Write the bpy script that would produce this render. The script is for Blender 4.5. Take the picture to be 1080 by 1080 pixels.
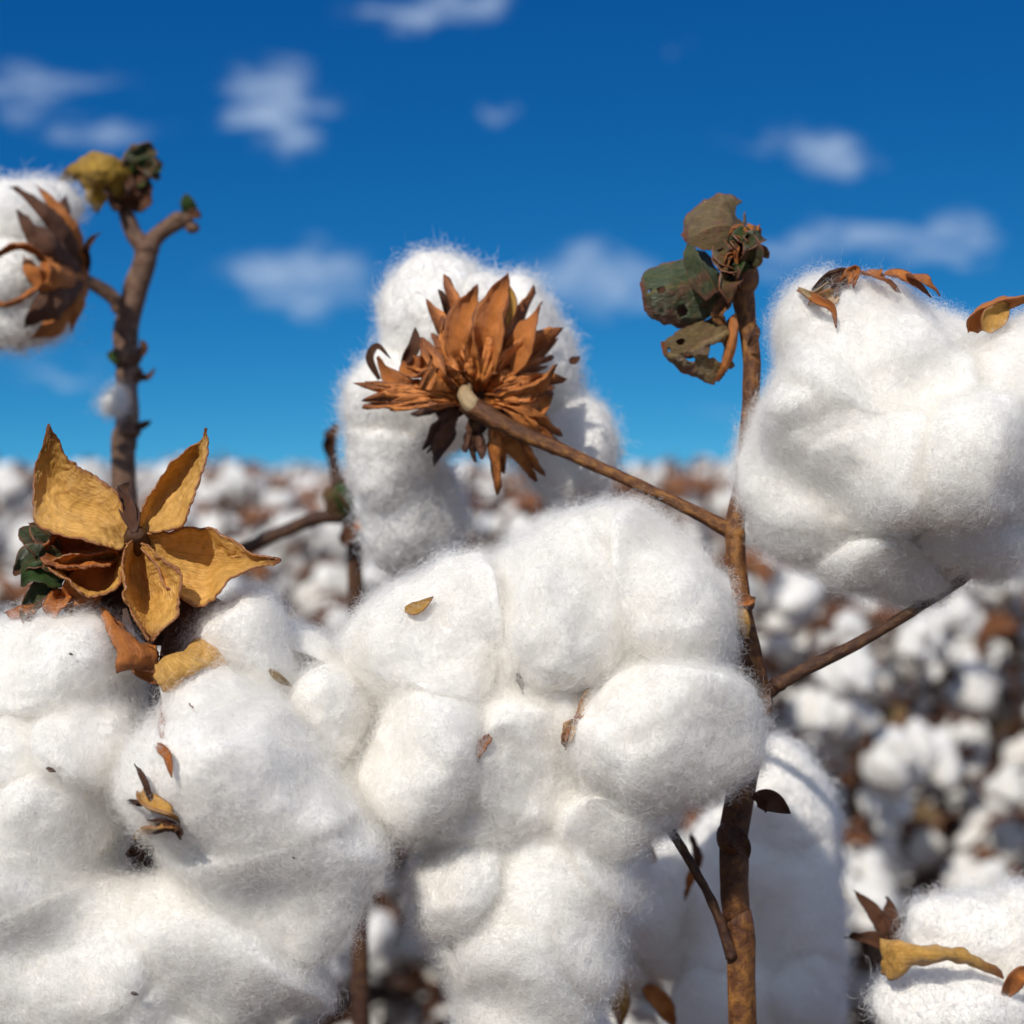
import bpy, math, random
import numpy as np
from mathutils import Vector, Matrix

random.seed(11)
RNG = np.random.default_rng(11)
R = math.radians
scene = bpy.context.scene
for o in list(bpy.data.objects):
    bpy.data.objects.remove(o)

# ------------------------------------------------------------------ camera
CAM_H = 1.05                 # eye height, about the height of the crop
PITCH = -1.5                 # degrees
FOV = 32.0
FOCUS = 0.424
KPX = 540 / math.tan(R(FOV / 2))
cam_d = bpy.data.cameras.new('camera')
cam = bpy.data.objects.new('camera', cam_d)
scene.collection.objects.link(cam)
cam.location = (0, 0, CAM_H)
cam.rotation_euler = (R(90 + PITCH), 0, 0)
cam_d.sensor_width = 36
cam_d.sensor_fit = 'HORIZONTAL'
cam_d.lens = 18 / math.tan(R(FOV / 2))
cam_d.clip_start = 0.01
cam_d.clip_end = 3000
cam_d.dof.use_dof = True
cam_d.dof.focus_distance = FOCUS
cam_d.dof.aperture_fstop = 12.5
scene.camera = cam
scene.render.resolution_x = 1024
scene.render.resolution_y = 1024
FWD = np.array([0, math.cos(R(PITCH)), math.sin(R(PITCH))])
UPV = np.array([0, -math.sin(R(PITCH)), math.cos(R(PITCH))])
RGT = np.array([1.0, 0, 0])
CAM = np.array([0, 0, CAM_H])


def P(px, py, d):
    """a point seen at (px,py) of the 1080 frame, d metres ahead of the lens"""
    return CAM + FWD * d + RGT * ((px - 540) * d / KPX) + UPV * ((540 - py) * d / KPX)


# ------------------------------------------------------------------ sun, sky
SUN_EL, SUN_AZ = 40.0, 205.0          # azimuth clockwise from +Y (the view direction)
sun_dir = Vector((math.sin(R(SUN_AZ)) * math.cos(R(SUN_EL)), math.cos(R(SUN_AZ)) * math.cos(R(SUN_EL)), math.sin(R(SUN_EL))))
sun_d = bpy.data.lights.new('sun', 'SUN')
sun_d.energy = 3.7
sun_d.angle = R(0.53)
sun_d.color = (1.0, 0.95, 0.87)
sun = bpy.data.objects.new('sun', sun_d)
scene.collection.objects.link(sun)
sun.rotation_euler = sun_dir.to_track_quat('Z', 'Y').to_euler()

world = bpy.data.worlds.new("World")
scene.world = world
world.use_nodes = True
wt = world.node_tree
wt.nodes.clear()


def N(tree, typ, **kw):
    n = tree.nodes.new(typ)
    for k, v in kw.items():
        if k.startswith('i_'):
            n.inputs[k[2:].replace('_', ' ')].default_value = v
        else:
            setattr(n, k, v)
    return n


def L(tree, a, b):
    tree.links.new(a, b)


def M1(tree, op, a, b=None, clamp=False):
    n = tree.nodes.new('ShaderNodeMath')
    n.operation = op
    n.use_clamp = clamp
    for i, x in enumerate((a, b)):
        if x is None:
            continue
        if isinstance(x, (int, float)):
            n.inputs[i].default_value = x
        else:
            tree.links.new(x, n.inputs[i])
    return n.outputs[0]


sky = N(wt, 'ShaderNodeTexSky', sky_type='NISHITA', sun_disc=False)
sky.sun_elevation = R(SUN_EL)
sky.sun_rotation = R(SUN_AZ)
sky.altitude = 300
sky.air_density = 1.0
sky.dust_density = 0.0
sky.ozone_density = 3.0
# a polarised, clear sky: deeper and more saturated blue
lift = N(wt, 'ShaderNodeVectorMath', operation='MULTIPLY_ADD')
tc0 = N(wt, 'ShaderNodeTexCoord')
L(wt, tc0.outputs['Generated'], lift.inputs[0])
lift.inputs[1].default_value = (1, 1, 2.0)
lift.inputs[2].default_value = (0, 0, 0.17)
nrmz = N(wt, 'ShaderNodeVectorMath', operation='NORMALIZE')
L(wt, lift.outputs[0], nrmz.inputs[0])
L(wt, nrmz.outputs[0], sky.inputs['Vector'])
spc = N(wt, 'ShaderNodeSeparateColor')
L(wt, sky.outputs[0], spc.inputs[0])
hsv = N(wt, 'ShaderNodeCombineColor')
for ch, (gain, pw) in enumerate(((0.92, 2.35), (0.80, 1.25), (0.76, 0.80))):
    q = M1(wt, 'POWER', M1(wt, 'MULTIPLY', spc.outputs[ch], 0.112), pw)
    L(wt, M1(wt, 'MULTIPLY', q, gain / 0.112), hsv.inputs[ch])
# small fair-weather clouds, laid out by compass bearing and height
tc = N(wt, 'ShaderNodeTexCoord')
sep = N(wt, 'ShaderNodeSeparateXYZ')
L(wt, tc.outputs['Generated'], sep.inputs[0])
yy = M1(wt, 'MAXIMUM', sep.outputs[1], 0.02)
bear = M1(wt, 'DIVIDE', sep.outputs[0], yy)
elev = M1(wt, 'DIVIDE', sep.outputs[2], yy)
comb = N(wt, 'ShaderNodeCombineXYZ')
L(wt, bear, comb.inputs[0])
L(wt, elev, comb.inputs[1])
nz = N(wt, 'ShaderNodeTexNoise', i_Scale=17.0, i_Detail=7.0, i_Roughness=0.62)
L(wt, comb.outputs[0], nz.inputs['Vector'])
vsub = N(wt, 'ShaderNodeVectorMath', operation='SUBTRACT')
L(wt, nz.outputs['Color'], vsub.inputs[0])
vsub.inputs[1].default_value = (0.5, 0.5, 0.5)
vmul = N(wt, 'ShaderNodeVectorMath', operation='MULTIPLY')
L(wt, vsub.outputs[0], vmul.inputs[0])
vmul.inputs[1].default_value = (0.13, 0.045, 0)
vadd = N(wt, 'ShaderNodeVectorMath', operation='ADD')
L(wt, comb.outputs[0], vadd.inputs[0])
L(wt, vmul.outputs[0], vadd.inputs[1])
CLOUDS = [(40, 82, 75, 24, .75), (70, 108, 70, 18, .6), (125, 138, 45, 18, .65), (10, 70, 40, 20, .6), (292, 105, 55, 46, .85), (270, 88, 40, 24, .5), (450, 12, 65, 20, .85),
          (842, 148, 56, 22, .75), (872, 172, 40, 22, .6), (860, 268, 90, 18, .6), (930, 258, 70, 20, .65), (990, 235, 40, 26, .65), (985, 262, 50, 16, .6), (322, 288, 62, 34, .85), (340, 318, 60, 24, .6),
          (620, 288, 66, 36, .8), (640, 318, 60, 24, .6), (80, 372, 70, 14, .4), (60, 398, 80, 12, .35), (525, 118, 20, 10, .48), (722, 46, 24, 9, .5),
          (228, 290, 14, 16, .35), (765, 440, 45, 14, .3), (820, 290, 40, 14, .4)]
total = None
for (cx, cy, sx, sy, w) in CLOUDS:
    sx, sy = sx * 1.2, sy * 0.92
    d = P(cx, cy, 100.0) - CAM
    a, e = d[0] / d[1], d[2] / d[1]
    s = N(wt, 'ShaderNodeVectorMath', operation='SUBTRACT')
    L(wt, vadd.outputs[0], s.inputs[0])
    s.inputs[1].default_value = (a, e, 0)
    m = N(wt, 'ShaderNodeVectorMath', operation='MULTIPLY')
    L(wt, s.outputs[0], m.inputs[0])
    m.inputs[1].default_value = (KPX / sx, KPX / sy, 0)
    ln = N(wt, 'ShaderNodeVectorMath', operation='LENGTH')
    L(wt, m.outputs[0], ln.inputs[0])
    mr = N(wt, 'ShaderNodeMapRange', interpolation_type='SMOOTHERSTEP')
    L(wt, ln.outputs['Value'], mr.inputs['Value'])
    mr.inputs['From Min'].default_value = 1.8
    mr.inputs['From Max'].default_value = 0.0
    mr.inputs['To Min'].default_value = 0.0
    mr.inputs['To Max'].default_value = w
    total = mr.outputs[0] if total is None else M1(wt, 'MAXIMUM', total, mr.outputs[0])
nz2 = N(wt, 'ShaderNodeTexNoise', i_Scale=1.0, i_Detail=8.0, i_Roughness=0.62, i_Distortion=0.8)
stre = N(wt, 'ShaderNodeVectorMath', operation='MULTIPLY')
L(wt, comb.outputs[0], stre.inputs[0])
stre.inputs[1].default_value = (16, 46, 0)
L(wt, stre.outputs[0], nz2.inputs['Vector'])
val = M1(wt, 'ADD', total, M1(wt, 'MULTIPLY', M1(wt, 'SUBTRACT', nz2.outputs['Fac'], 0.5), 1.9))
wisp = N(wt, 'ShaderNodeMapRange', interpolation_type='SMOOTHSTEP')
L(wt, val, wisp.inputs['Value'])
wisp.inputs['From Min'].default_value = 0.16
wisp.inputs['From Max'].default_value = 1.2
wisp.inputs['To Min'].default_value = 0.0
wisp.inputs['To Max'].default_value = 0.85
cl = M1(wt, 'MULTIPLY', wisp.outputs[0], M1(wt, 'MULTIPLY', total, 3.0, True), True)
mixc = N(wt, 'ShaderNodeMix', data_type='RGBA')
L(wt, cl, mixc.inputs[0])
L(wt, hsv.outputs[0], mixc.inputs[6])
mixc.inputs[7].default_value = (3.9, 5.0, 6.6, 1)
# unseen bright cloud overhead and behind, added to lift and neutralise the fill light
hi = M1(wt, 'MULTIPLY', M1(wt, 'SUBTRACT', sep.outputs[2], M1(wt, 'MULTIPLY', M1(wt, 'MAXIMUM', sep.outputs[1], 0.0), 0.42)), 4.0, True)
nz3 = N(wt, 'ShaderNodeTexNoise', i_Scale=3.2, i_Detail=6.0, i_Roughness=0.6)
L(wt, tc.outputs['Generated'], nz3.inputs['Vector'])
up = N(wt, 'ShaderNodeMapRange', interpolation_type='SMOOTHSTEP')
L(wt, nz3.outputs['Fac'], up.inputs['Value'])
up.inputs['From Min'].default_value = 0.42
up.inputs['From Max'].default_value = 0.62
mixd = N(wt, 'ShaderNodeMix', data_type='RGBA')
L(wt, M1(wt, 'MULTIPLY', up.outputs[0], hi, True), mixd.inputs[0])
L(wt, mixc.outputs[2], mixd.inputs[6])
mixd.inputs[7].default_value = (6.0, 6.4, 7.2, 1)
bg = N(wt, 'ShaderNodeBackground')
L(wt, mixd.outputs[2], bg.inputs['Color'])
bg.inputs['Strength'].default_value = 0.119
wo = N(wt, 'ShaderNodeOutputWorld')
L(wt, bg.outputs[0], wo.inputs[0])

scene.view_settings.view_transform = 'Standard'
scene.view_settings.look = 'None'
scene.view_settings.exposure = 0.0
scene.view_settings.gamma = 1.0
scene.render.engine = 'CYCLES'
scene.cycles.use_denoising = True
scene.cycles.max_bounces = 14
scene.cycles.diffuse_bounces = 10
scene.cycles.transmission_bounces = 10
scene.cycles.caustics_reflective = False
scene.cycles.caustics_refractive = False


# ------------------------------------------------------------------ materials
def new_mat(name):
    m = bpy.data.materials.new(name)
    m.use_nodes = True
    t = m.node_tree
    t.nodes.clear()
    out = t.nodes.new('ShaderNodeOutputMaterial')
    return m, t, out


def ramp(t, fac, stops):
    r = t.nodes.new('ShaderNodeValToRGB')
    e = r.color_ramp.elements
    while len(e) < len(stops):
        e.new(0.5)
    for i, (p, c) in enumerate(stops):
        e[i].position = p
        e[i].color = (*c, 1)
    if fac is not None:
        t.links.new(fac, r.inputs[0])
    return r.outputs[0]


def mat_lint_core():
    m, t, out = new_mat('lint_core')
    b = N(t, 'ShaderNodeBsdfPrincipled')
    nz = N(t, 'ShaderNodeTexNoise', i_Scale=60.0, i_Detail=6.0, i_Roughness=0.7)
    co = N(t, 'ShaderNodeTexCoord')
    L(t, co.outputs['Object'], nz.inputs['Vector'])
    L(t, ramp(t, nz.outputs['Fac'], [(0.3, (.87, .83, .76)), (0.6, (.91, .89, .85))]), b.inputs['Base Color'])
    b.inputs['Roughness'].default_value = 1
    b.inputs['Specular IOR Level'].default_value = 0.0
    n3 = N(t, 'ShaderNodeTexNoise', i_Scale=900.0, i_Detail=8.0, i_Roughness=0.75)
    L(t, co.outputs['Object'], n3.inputs['Vector'])
    bp = N(t, 'ShaderNodeBump', i_Strength=0.6, i_Distance=0.0006)
    L(t, n3.outputs['Fac'], bp.inputs['Height'])
    L(t, bp.outputs[0], b.inputs['Normal'])
    L(t, b.outputs[0], out.inputs[0])
    return m


def mat_fibre():
    m, t, out = new_mat('lint_fibre')
    a = N(t, 'ShaderNodeBsdfDiffuse')
    b = N(t, 'ShaderNodeBsdfTranslucent')
    a.inputs[0].default_value = (.955, .943, .915, 1)
    b.inputs[0].default_value = (.955, .943, .915, 1)
    x = N(t, 'ShaderNodeMixShader')
    x.inputs[0].default_value = 0.5
    L(t, a.outputs[0], x.inputs[1])
    L(t, b.outputs[0], x.inputs[2])
    L(t, x.outputs[0], out.inputs[0])
    return m


def mat_lint_far():
    m, t, out = new_mat('lint_far')
    b = N(t, 'ShaderNodeBsdfPrincipled')
    nz = N(t, 'ShaderNodeTexNoise', i_Scale=40.0, i_Detail=5.0, i_Roughness=0.7)
    co = N(t, 'ShaderNodeTexCoord')
    L(t, co.outputs['Object'], nz.inputs['Vector'])
    L(t, ramp(t, nz.outputs['Fac'], [(0.3, (.80, .75, .67)), (0.6, (.90, .885, .85))]), b.inputs['Base Color'])
    b.inputs['Roughness'].default_value = 1
    b.inputs['Specular IOR Level'].default_value = 0.0
    n3 = N(t, 'ShaderNodeTexNoise', i_Scale=180.0, i_Detail=6.0, i_Roughness=0.7)
    L(t, co.outputs['Object'], n3.inputs['Vector'])
    bp = N(t, 'ShaderNodeBump', i_Strength=0.8, i_Distance=0.004)
    L(t, n3.outputs['Fac'], bp.inputs['Height'])
    L(t, bp.outputs[0], b.inputs['Normal'])
    L(t, b.outputs[0], out.inputs[0])
    return m


def mat_valve(name, inner, mid, edge, vein=260.0, rough=0.5, transl=0.12, rib=None):
    """dry papery tissue; UV.x runs base to tip, UV.y margin to margin"""
    m, t, out = new_mat(name)
    b = N(t, 'ShaderNodeBsdfPrincipled')
    uv = N(t, 'ShaderNodeUVMap')
    sp = N(t, 'ShaderNodeSeparateXYZ')
    L(t, uv.outputs[0], sp.inputs[0])
    co = N(t, 'ShaderNodeTexCoord')
    nz = N(t, 'ShaderNodeTexNoise', i_Scale=vein, i_Detail=6.0, i_Roughness=0.65)
    L(t, co.outputs['Object'], nz.inputs['Vector'])
    mp = N(t, 'ShaderNodeMapping')
    mp.inputs['Scale'].default_value = (5, 42, 1)
    L(t, uv.outputs[0], mp.inputs[0])
    st = N(t, 'ShaderNodeTexNoise', i_Scale=1.0, i_Detail=5.0, i_Roughness=0.6, i_Distortion=1.2)
    L(t, mp.outputs[0], st.inputs['Vector'])
    mot = M1(t, 'ADD', M1(t, 'MULTIPLY', nz.outputs['Fac'], 0.55), M1(t, 'MULTIPLY', st.outputs['Fac'], 0.45))
    col = ramp(t, mot, [(0.34, mid), (0.62, inner)])
    if rib:
        pt = N(t, 'ShaderNodeTexNoise', i_Scale=130.0, i_Detail=4.0, i_Roughness=0.6)
        L(t, co.outputs['Object'], pt.inputs['Vector'])
        pm = N(t, 'ShaderNodeMapRange', interpolation_type='SMOOTHSTEP')
        L(t, pt.outputs['Fac'], pm.inputs['Value'])
        pm.inputs['From Min'].default_value = 0.50
        pm.inputs['From Max'].default_value = 0.66
        px_ = N(t, 'ShaderNodeMix', data_type='RGBA')
        L(t, pm.outputs[0], px_.inputs[0])
        L(t, col, px_.inputs[6])
        px_.inputs[7].default_value = (.17, .075, .04, 1)
        col = px_.outputs[2]
    v = M1(t, 'ABSOLUTE', M1(t, 'SUBTRACT', sp.outputs[1], 0.5))          # 0 rib .. 0.5 margin
    ee = M1(t, 'ADD', v, M1(t, 'MULTIPLY', M1(t, 'SUBTRACT', nz.outputs['Fac'], 0.5), 0.12))
    em = N(t, 'ShaderNodeMapRange', interpolation_type='SMOOTHSTEP')
    L(t, ee, em.inputs['Value'])
    em.inputs['From Min'].default_value = 0.462
    em.inputs['From Max'].default_value = 0.50
    tip = N(t, 'ShaderNodeMapRange', interpolation_type='SMOOTHSTEP')
    L(t, M1(t, 'ADD', sp.outputs[0], M1(t, 'MULTIPLY', M1(t, 'SUBTRACT', nz.outputs['Fac'], 0.5), 0.25)), tip.inputs['Value'])
    tip.inputs['From Min'].default_value = 0.80
    tip.inputs['From Max'].default_value = 0.98
    fac = M1(t, 'MAXIMUM', em.outputs[0], tip.outputs[0])
    mx = N(t, 'ShaderNodeMix', data_type='RGBA')
    L(t, fac, mx.inputs[0])
    L(t, col, mx.inputs[6])
    mx.inputs[7].default_value = (*edge, 1)
    if rib:
        # pale midrib and side veins of the leaf itself
        side = M1(t, 'ABSOLUTE', M1(t, 'SUBTRACT', M1(t, 'FRACT', M1(t, 'ADD', M1(t, 'MULTIPLY', sp.outputs[0], 4.5), M1(t, 'MULTIPLY', v, -5.0))), 0.5))
        vm = N(t, 'ShaderNodeMapRange', interpolation_type='SMOOTHSTEP')
        L(t, M1(t, 'MINIMUM', v, M1(t, 'ADD', M1(t, 'MULTIPLY', side, 0.3), 0.012)), vm.inputs['Value'])
        vm.inputs['From Min'].default_value = 0.034
        vm.inputs['From Max'].default_value = 0.006
        mr_ = N(t, 'ShaderNodeMix', data_type='RGBA')
        L(t, M1(t, 'MULTIPLY', vm.outputs[0], 0.6), mr_.inputs[0])
        L(t, col, mr_.inputs[6])
        mr_.inputs[7].default_value = (*rib, 1)
        L(t, mr_.outputs[2], mx.inputs[6])
    L(t, mx.outputs[2], b.inputs['Base Color'])
    b.inputs['Roughness'].default_value = rough
    b.inputs['Specular IOR Level'].default_value = 0.5
    h = M1(t, 'ADD', M1(t, 'MULTIPLY', st.outputs['Fac'], 1.0), M1(t, 'MULTIPLY', nz.outputs['Fac'], 0.7))
    bp = N(t, 'ShaderNodeBump', i_Strength=0.8, i_Distance=0.0011)
    L(t, h, bp.inputs['Height'])
    L(t, bp.outputs[0], b.inputs['Normal'])
    tr = N(t, 'ShaderNodeBsdfTranslucent')
    L(t, mx.outputs[2], tr.inputs[0])
    ms = N(t, 'ShaderNodeMixShader')
    ms.inputs[0].default_value = transl
    L(t, b.outputs[0], ms.inputs[1])
    L(t, tr.outputs[0], ms.inputs[2])
    L(t, ms.outputs[0], out.inputs[0])
    return m


def mat_stem(name, dark, mid, light, scale=300.0):
    m, t, out = new_mat(name)
    b = N(t, 'ShaderNodeBsdfPrincipled')
    uv = N(t, 'ShaderNodeUVMap')
    mp = N(t, 'ShaderNodeMapping')
    mp.inputs['Scale'].default_value = (26, 7, 1)       # x: along in dm units, y: around
    L(t, uv.outputs[0], mp.inputs[0])
    st = N(t, 'ShaderNodeTexNoise', i_Scale=1.0, i_Detail=6.0, i_Roughness=0.65, i_Distortion=0.4)
    L(t, mp.outputs[0], st.inputs['Vector'])
    co = N(t, 'ShaderNodeTexCoord')
    nz = N(t, 'ShaderNodeTexNoise', i_Scale=scale, i_Detail=6.0, i_Roughness=0.7)
    L(t, co.outputs['Object'], nz.inputs['Vector'])
    big = N(t, 'ShaderNodeTexNoise', i_Scale=35.0, i_Detail=2.0)
    L(t, co.outputs['Object'], big.inputs['Vector'])
    f = M1(t, 'ADD', M1(t, 'MULTIPLY', st.outputs['Fac'], 0.5), M1(t, 'ADD', M1(t, 'MULTIPLY', nz.outputs['Fac'], 0.25), M1(t, 'MULTIPLY', big.outputs['Fac'], 0.25)))
    L(t, ramp(t, f, [(0.36, dark), (0.5, mid), (0.64, light)]), b.inputs['Base Color'])
    b.inputs['Roughness'].default_value = 0.55
    b.inputs['Specular IOR Level'].default_value = 0.3
    bp = N(t, 'ShaderNodeBump', i_Strength=0.8, i_Distance=0.0008)
    L(t, M1(t, 'ADD', st.outputs['Fac'], nz.outputs['Fac']), bp.inputs['Height'])
    L(t, bp.outputs[0], b.inputs['Normal'])
    L(t, b.outputs[0], out.inputs[0])
    return m


def mat_soil():
    m, t, out = new_mat('soil')
    b = N(t, 'ShaderNodeBsdfPrincipled')
    co = N(t, 'ShaderNodeTexCoord')
    nz = N(t, 'ShaderNodeTexNoise', i_Scale=7.0, i_Detail=10.0, i_Roughness=0.7)
    L(t, co.outputs['Object'], nz.inputs['Vector'])
    L(t, ramp(t, nz.outputs['Fac'], [(0.35, (.07, .04, .022)), (0.6, (.17, .10, .06))]), b.inputs['Base Color'])
    b.inputs['Roughness'].default_value = 0.95
    bp = N(t, 'ShaderNodeBump', i_Strength=1.0, i_Distance=0.03)
    L(t, nz.outputs['Fac'], bp.inputs['Height'])
    L(t, bp.outputs[0], b.inputs['Normal'])
    L(t, b.outputs[0], out.inputs[0])
    return m


LINT = mat_lint_core()
FIBRE = mat_fibre()
LINTFAR = mat_lint_far()
GOLD = mat_valve('golden_valve', (.92, .53, .14), (.60, .30, .055), (.34, .13, .045), 420.0, 0.26, 0.16)
BROWN = mat_valve('brown_bract', (.80, .28, .06), (.48, .155, .033), (.26, .08, .02), 300.0, 0.5, 0.15)
FIELDBROWN = mat_valve('field_brown', (.34, .135, .05), (.20, .075, .028), (.13, .045, .02), 200.0, 0.6, 0.15)
DARKBRACT = mat_valve('dark_bract', (.19, .075, .032), (.10, .04, .02), (.06, .025, .015), 300.0, 0.6, 0.15)
GREEN = mat_valve('green_leaf', (.09, .12, .045), (.05, .062, .028), (.20, .07, .035), 260.0, 0.30, 0.12, rib=(.22, .17, .05))
OLIVE = mat_valve('olive_leaf', (.21, .145, .048), (.11, .068, .03), (.24, .08, .035), 200.0, 0.36, 0.12, rib=(.28, .2, .07))
YELLOW = mat_valve('yellow_leaf', (.62, .37, .035), (.30, .16, .03), (.09, .04, .02), 200.0, 0.5, 0.2)
BRIGHTGREEN = mat_valve('fresh_green', (.08, .15, .03), (.045, .09, .02), (.08, .07, .025), 260.0, 0.45, 0.25)
RUST = mat_valve("rust_leaf", (.25, .095, .032), (.14, .05, .018), (.12, .045, .02), 60.0, 0.7, 0.2)
STEM = mat_stem('orange_stem', (.034, .013, .008), (.13, .050, .017), (.36, .16, .036))
STEMDARK = mat_stem('dark_stem', (.024, .011, .009), (.065, .028, .016), (.17, .085, .032))
STEMGREY = mat_stem('grey_brown_stem', (.05, .025, .016), (.14, .075, .045), (.26, .16, .10))
TAN = mat_stem('tan_wood', (.25, .16, .08), (.40, .28, .15), (.5, .38, .22))

# ------------------------------------------------------------------ noise
_perm = np.random.default_rng(5).permutation(256)
_perm = np.concatenate([_perm, _perm, _perm])
_grad = np.random.default_rng(6).normal(size=(256, 3))
_grad /= np.linalg.norm(_grad, axis=1)[:, None]


def perlin(p):
    i = np.floor(p).astype(np.int64)
    f = p - i
    i &= 255
    u = f * f * f * (f * (f * 6 - 15) + 10)
    res = np.zeros(len(p))
    for dx in (0, 1):
        wx = u[:, 0] if dx else 1 - u[:, 0]
        for dy in (0, 1):
            wy = u[:, 1] if dy else 1 - u[:, 1]
            for dz in (0, 1):
                wz = u[:, 2] if dz else 1 - u[:, 2]
                h = _perm[_perm[_perm[(i[:, 0] + dx) & 255] + ((i[:, 1] + dy) & 255)] + ((i[:, 2] + dz) & 255)]
                g = _grad[h]
                res += wx * wy * wz * (g[:, 0] * (f[:, 0] - dx) + g[:, 1] * (f[:, 1] - dy) + g[:, 2] * (f[:, 2] - dz))
    return res * 1.6


def fbm(p, oct=3):
    a, s, r = 1.0, 1.0, 0
    for _ in range(oct):
        r = r + a * perlin(p * s + 17.3 * s)
        a *= 0.5
        s *= 2.03
    return r


# ------------------------------------------------------------------ objects
WLOC = {}


def link(o, parent, wloc):
    scene.collection.objects.link(o)
    wloc = np.array(wloc, float)
    WLOC[o] = wloc
    if parent is not None:
        o.parent = parent
        o.location = wloc - WLOC[parent]
    else:
        o.location = wloc
    return o


def tag(o, label=None, cat=None, group=None, kind=None):
    for k, v in (('label', label), ('category', cat), ('group', group), ('kind', kind)):
        if v:
            o[k] = v
    return o


def empty(name, wloc, parent=None, label=None, cat=None, group=None):
    o = bpy.data.objects.new(name, None)
    o.empty_display_size = 0.01
    link(o, parent, wloc)
    return tag(o, label, cat, group)


def make_mesh(name, V, polys, mats, midx=None, uv=None, smooth=True):
    """polys: list of (m,k) int arrays"""
    me = bpy.data.meshes.new(name)
    me.vertices.add(len(V))
    me.vertices.foreach_set('co', np.asarray(V, np.float32).ravel())
    loops = np.concatenate([p.ravel() for p in polys]).astype(np.int32)
    sizes = np.concatenate([np.full(len(p), p.shape[1]) for p in polys])
    starts = np.concatenate([[0], np.cumsum(sizes)[:-1]]).astype(np.int32)
    me.loops.add(len(loops))
    me.loops.foreach_set('vertex_index', loops)
    me.polygons.add(len(sizes))
    me.polygons.foreach_set('loop_start', starts)
    if midx is not None:
        me.polygons.foreach_set('material_index', np.asarray(midx, np.int32))
    for m in mats:
        me.materials.append(m)
    if uv is not None:
        l = me.uv_layers.new(name='UVMap')
        l.data.foreach_set('uv', np.asarray(uv, np.float32)[loops].ravel())
    me.update(calc_edges=True)
    if smooth:
        me.polygons.foreach_set('use_smooth', np.ones(len(sizes), bool))
    return me


def mesh_obj(name, V, polys, mats, parent, midx=None, uv=None, label=None, origin=None):
    V = np.asarray(V, float)
    if origin is None:
        origin = V.mean(axis=0) if parent is not None else V.mean(axis=0)
    me = make_mesh(name, V - origin, polys, mats, midx, uv)
    o = bpy.data.objects.new(name, me)
    link(o, parent, origin)
    return tag(o, label)


_ico = {}


def ico(sub):
    if sub not in _ico:
        import bmesh
        bm = bmesh.new()
        bmesh.ops.create_icosphere(bm, subdivisions=sub, radius=1)
        V = np.array([v.co[:] for v in bm.verts])
        F = np.array([[v.index for v in f.verts] for f in bm.faces])
        bm.free()
        _ico[sub] = (V, F)
    return _ico[sub]


def catmull(pts, n):
    p = np.asarray(pts, float)
    if len(p) == 2:
        t = np.linspace(0, 1, n)[:, None]
        return p[0] * (1 - t) + p[1] * t
    q = np.vstack([2 * p[0] - p[1], p, 2 * p[-1] - p[-2]])
    t = np.linspace(0, len(p) - 1 - 1e-9, n)
    i = t.astype(int)
    f = (t - i)[:, None]
    a, b, c, d = q[i], q[i + 1], q[i + 2], q[i + 3]
    return 0.5 * (2 * b + (c - a) * f + (2 * a - 5 * b + 4 * c - d) * f ** 2 + (3 * b - a - 3 * c + d) * f ** 3)


def unit(v):
    return v / np.maximum(np.linalg.norm(v, axis=-1, keepdims=True), 1e-12)


# -------- lint
def ell_sdf(p, c, r, roll):
    ca, sa = math.cos(R(roll)), math.sin(R(roll))
    q = p - c
    ql = np.stack([q[:, 0] * ca + q[:, 2] * sa, q[:, 1], -q[:, 0] * sa + q[:, 2] * ca], 1)
    k0 = np.linalg.norm(ql / r, axis=1)
    g = ql / (r * r)
    k1 = np.maximum(np.linalg.norm(g, axis=1), 1e-9)
    gn = np.stack([g[:, 0] * ca - g[:, 2] * sa, g[:, 1], g[:, 0] * sa + g[:, 2] * ca], 1) / k1[:, None]
    return k0 * (k0 - 1) / k1, gn


def melt(V, i, E, k, seed):
    """let neighbouring locks of lint run into one another"""
    di, gi = ell_sdf(V, *E[i])
    kk = k * np.clip(0.75 + 0.8 * perlin(V / 0.026 + seed * 5.1), 0.25, 1.5)
    acc = np.ones(len(V))
    g = gi.copy()
    fade = np.ones(len(V))
    for j, e in enumerate(E):
        if j == i:
            continue
        dj, gj = ell_sdf(V, *e)
        w = np.exp(-np.clip((dj - di) / kk, -0.0, 30))
        acc += w
        g += gj * w[:, None]
        fade *= np.clip(1 + (dj - np.minimum(di, 0)) / (0.9 * kk), 0, 1)
    return V + unit(g) * (kk * np.log(np.minimum(acc, 3.2)) * fade)[:, None]


def lock_core(c, r, roll, sub, seed, amp):
    V, F = ico(sub)
    c = np.asarray(c)
    ca, sa = math.cos(R(roll)), math.sin(R(roll))
    # plumper than an ellipsoid
    U = V.copy()
    X = U * r
    x = X[:, 0] * ca - X[:, 2] * sa
    z = X[:, 0] * sa + X[:, 2] * ca
    W = np.stack([x, X[:, 1], z], 1)
    nrm = unit(np.stack([(U[:, 0] / r[0]) * ca - (U[:, 2] / r[2]) * sa, U[:, 1] / r[1], (U[:, 0] / r[0]) * sa + (U[:, 2] / r[2]) * ca], 1))
    q = W + seed * 7.77
    dsp = amp * (0.0040 * perlin(q / 0.026) + 0.0012 * perlin(q / 0.012 + 3.1) + 0.0007 * perlin(q / 0.0045 + 9.4) + 0.0003 * perlin(q / 0.0018 + 2.2))
    W = W + nrm * dsp[:, None]
    return W + c, F


def tri_normals(V, F):
    a = np.cross(V[F[:, 1]] - V[F[:, 0]], V[F[:, 2]] - V[F[:, 0]])
    return a


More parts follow.
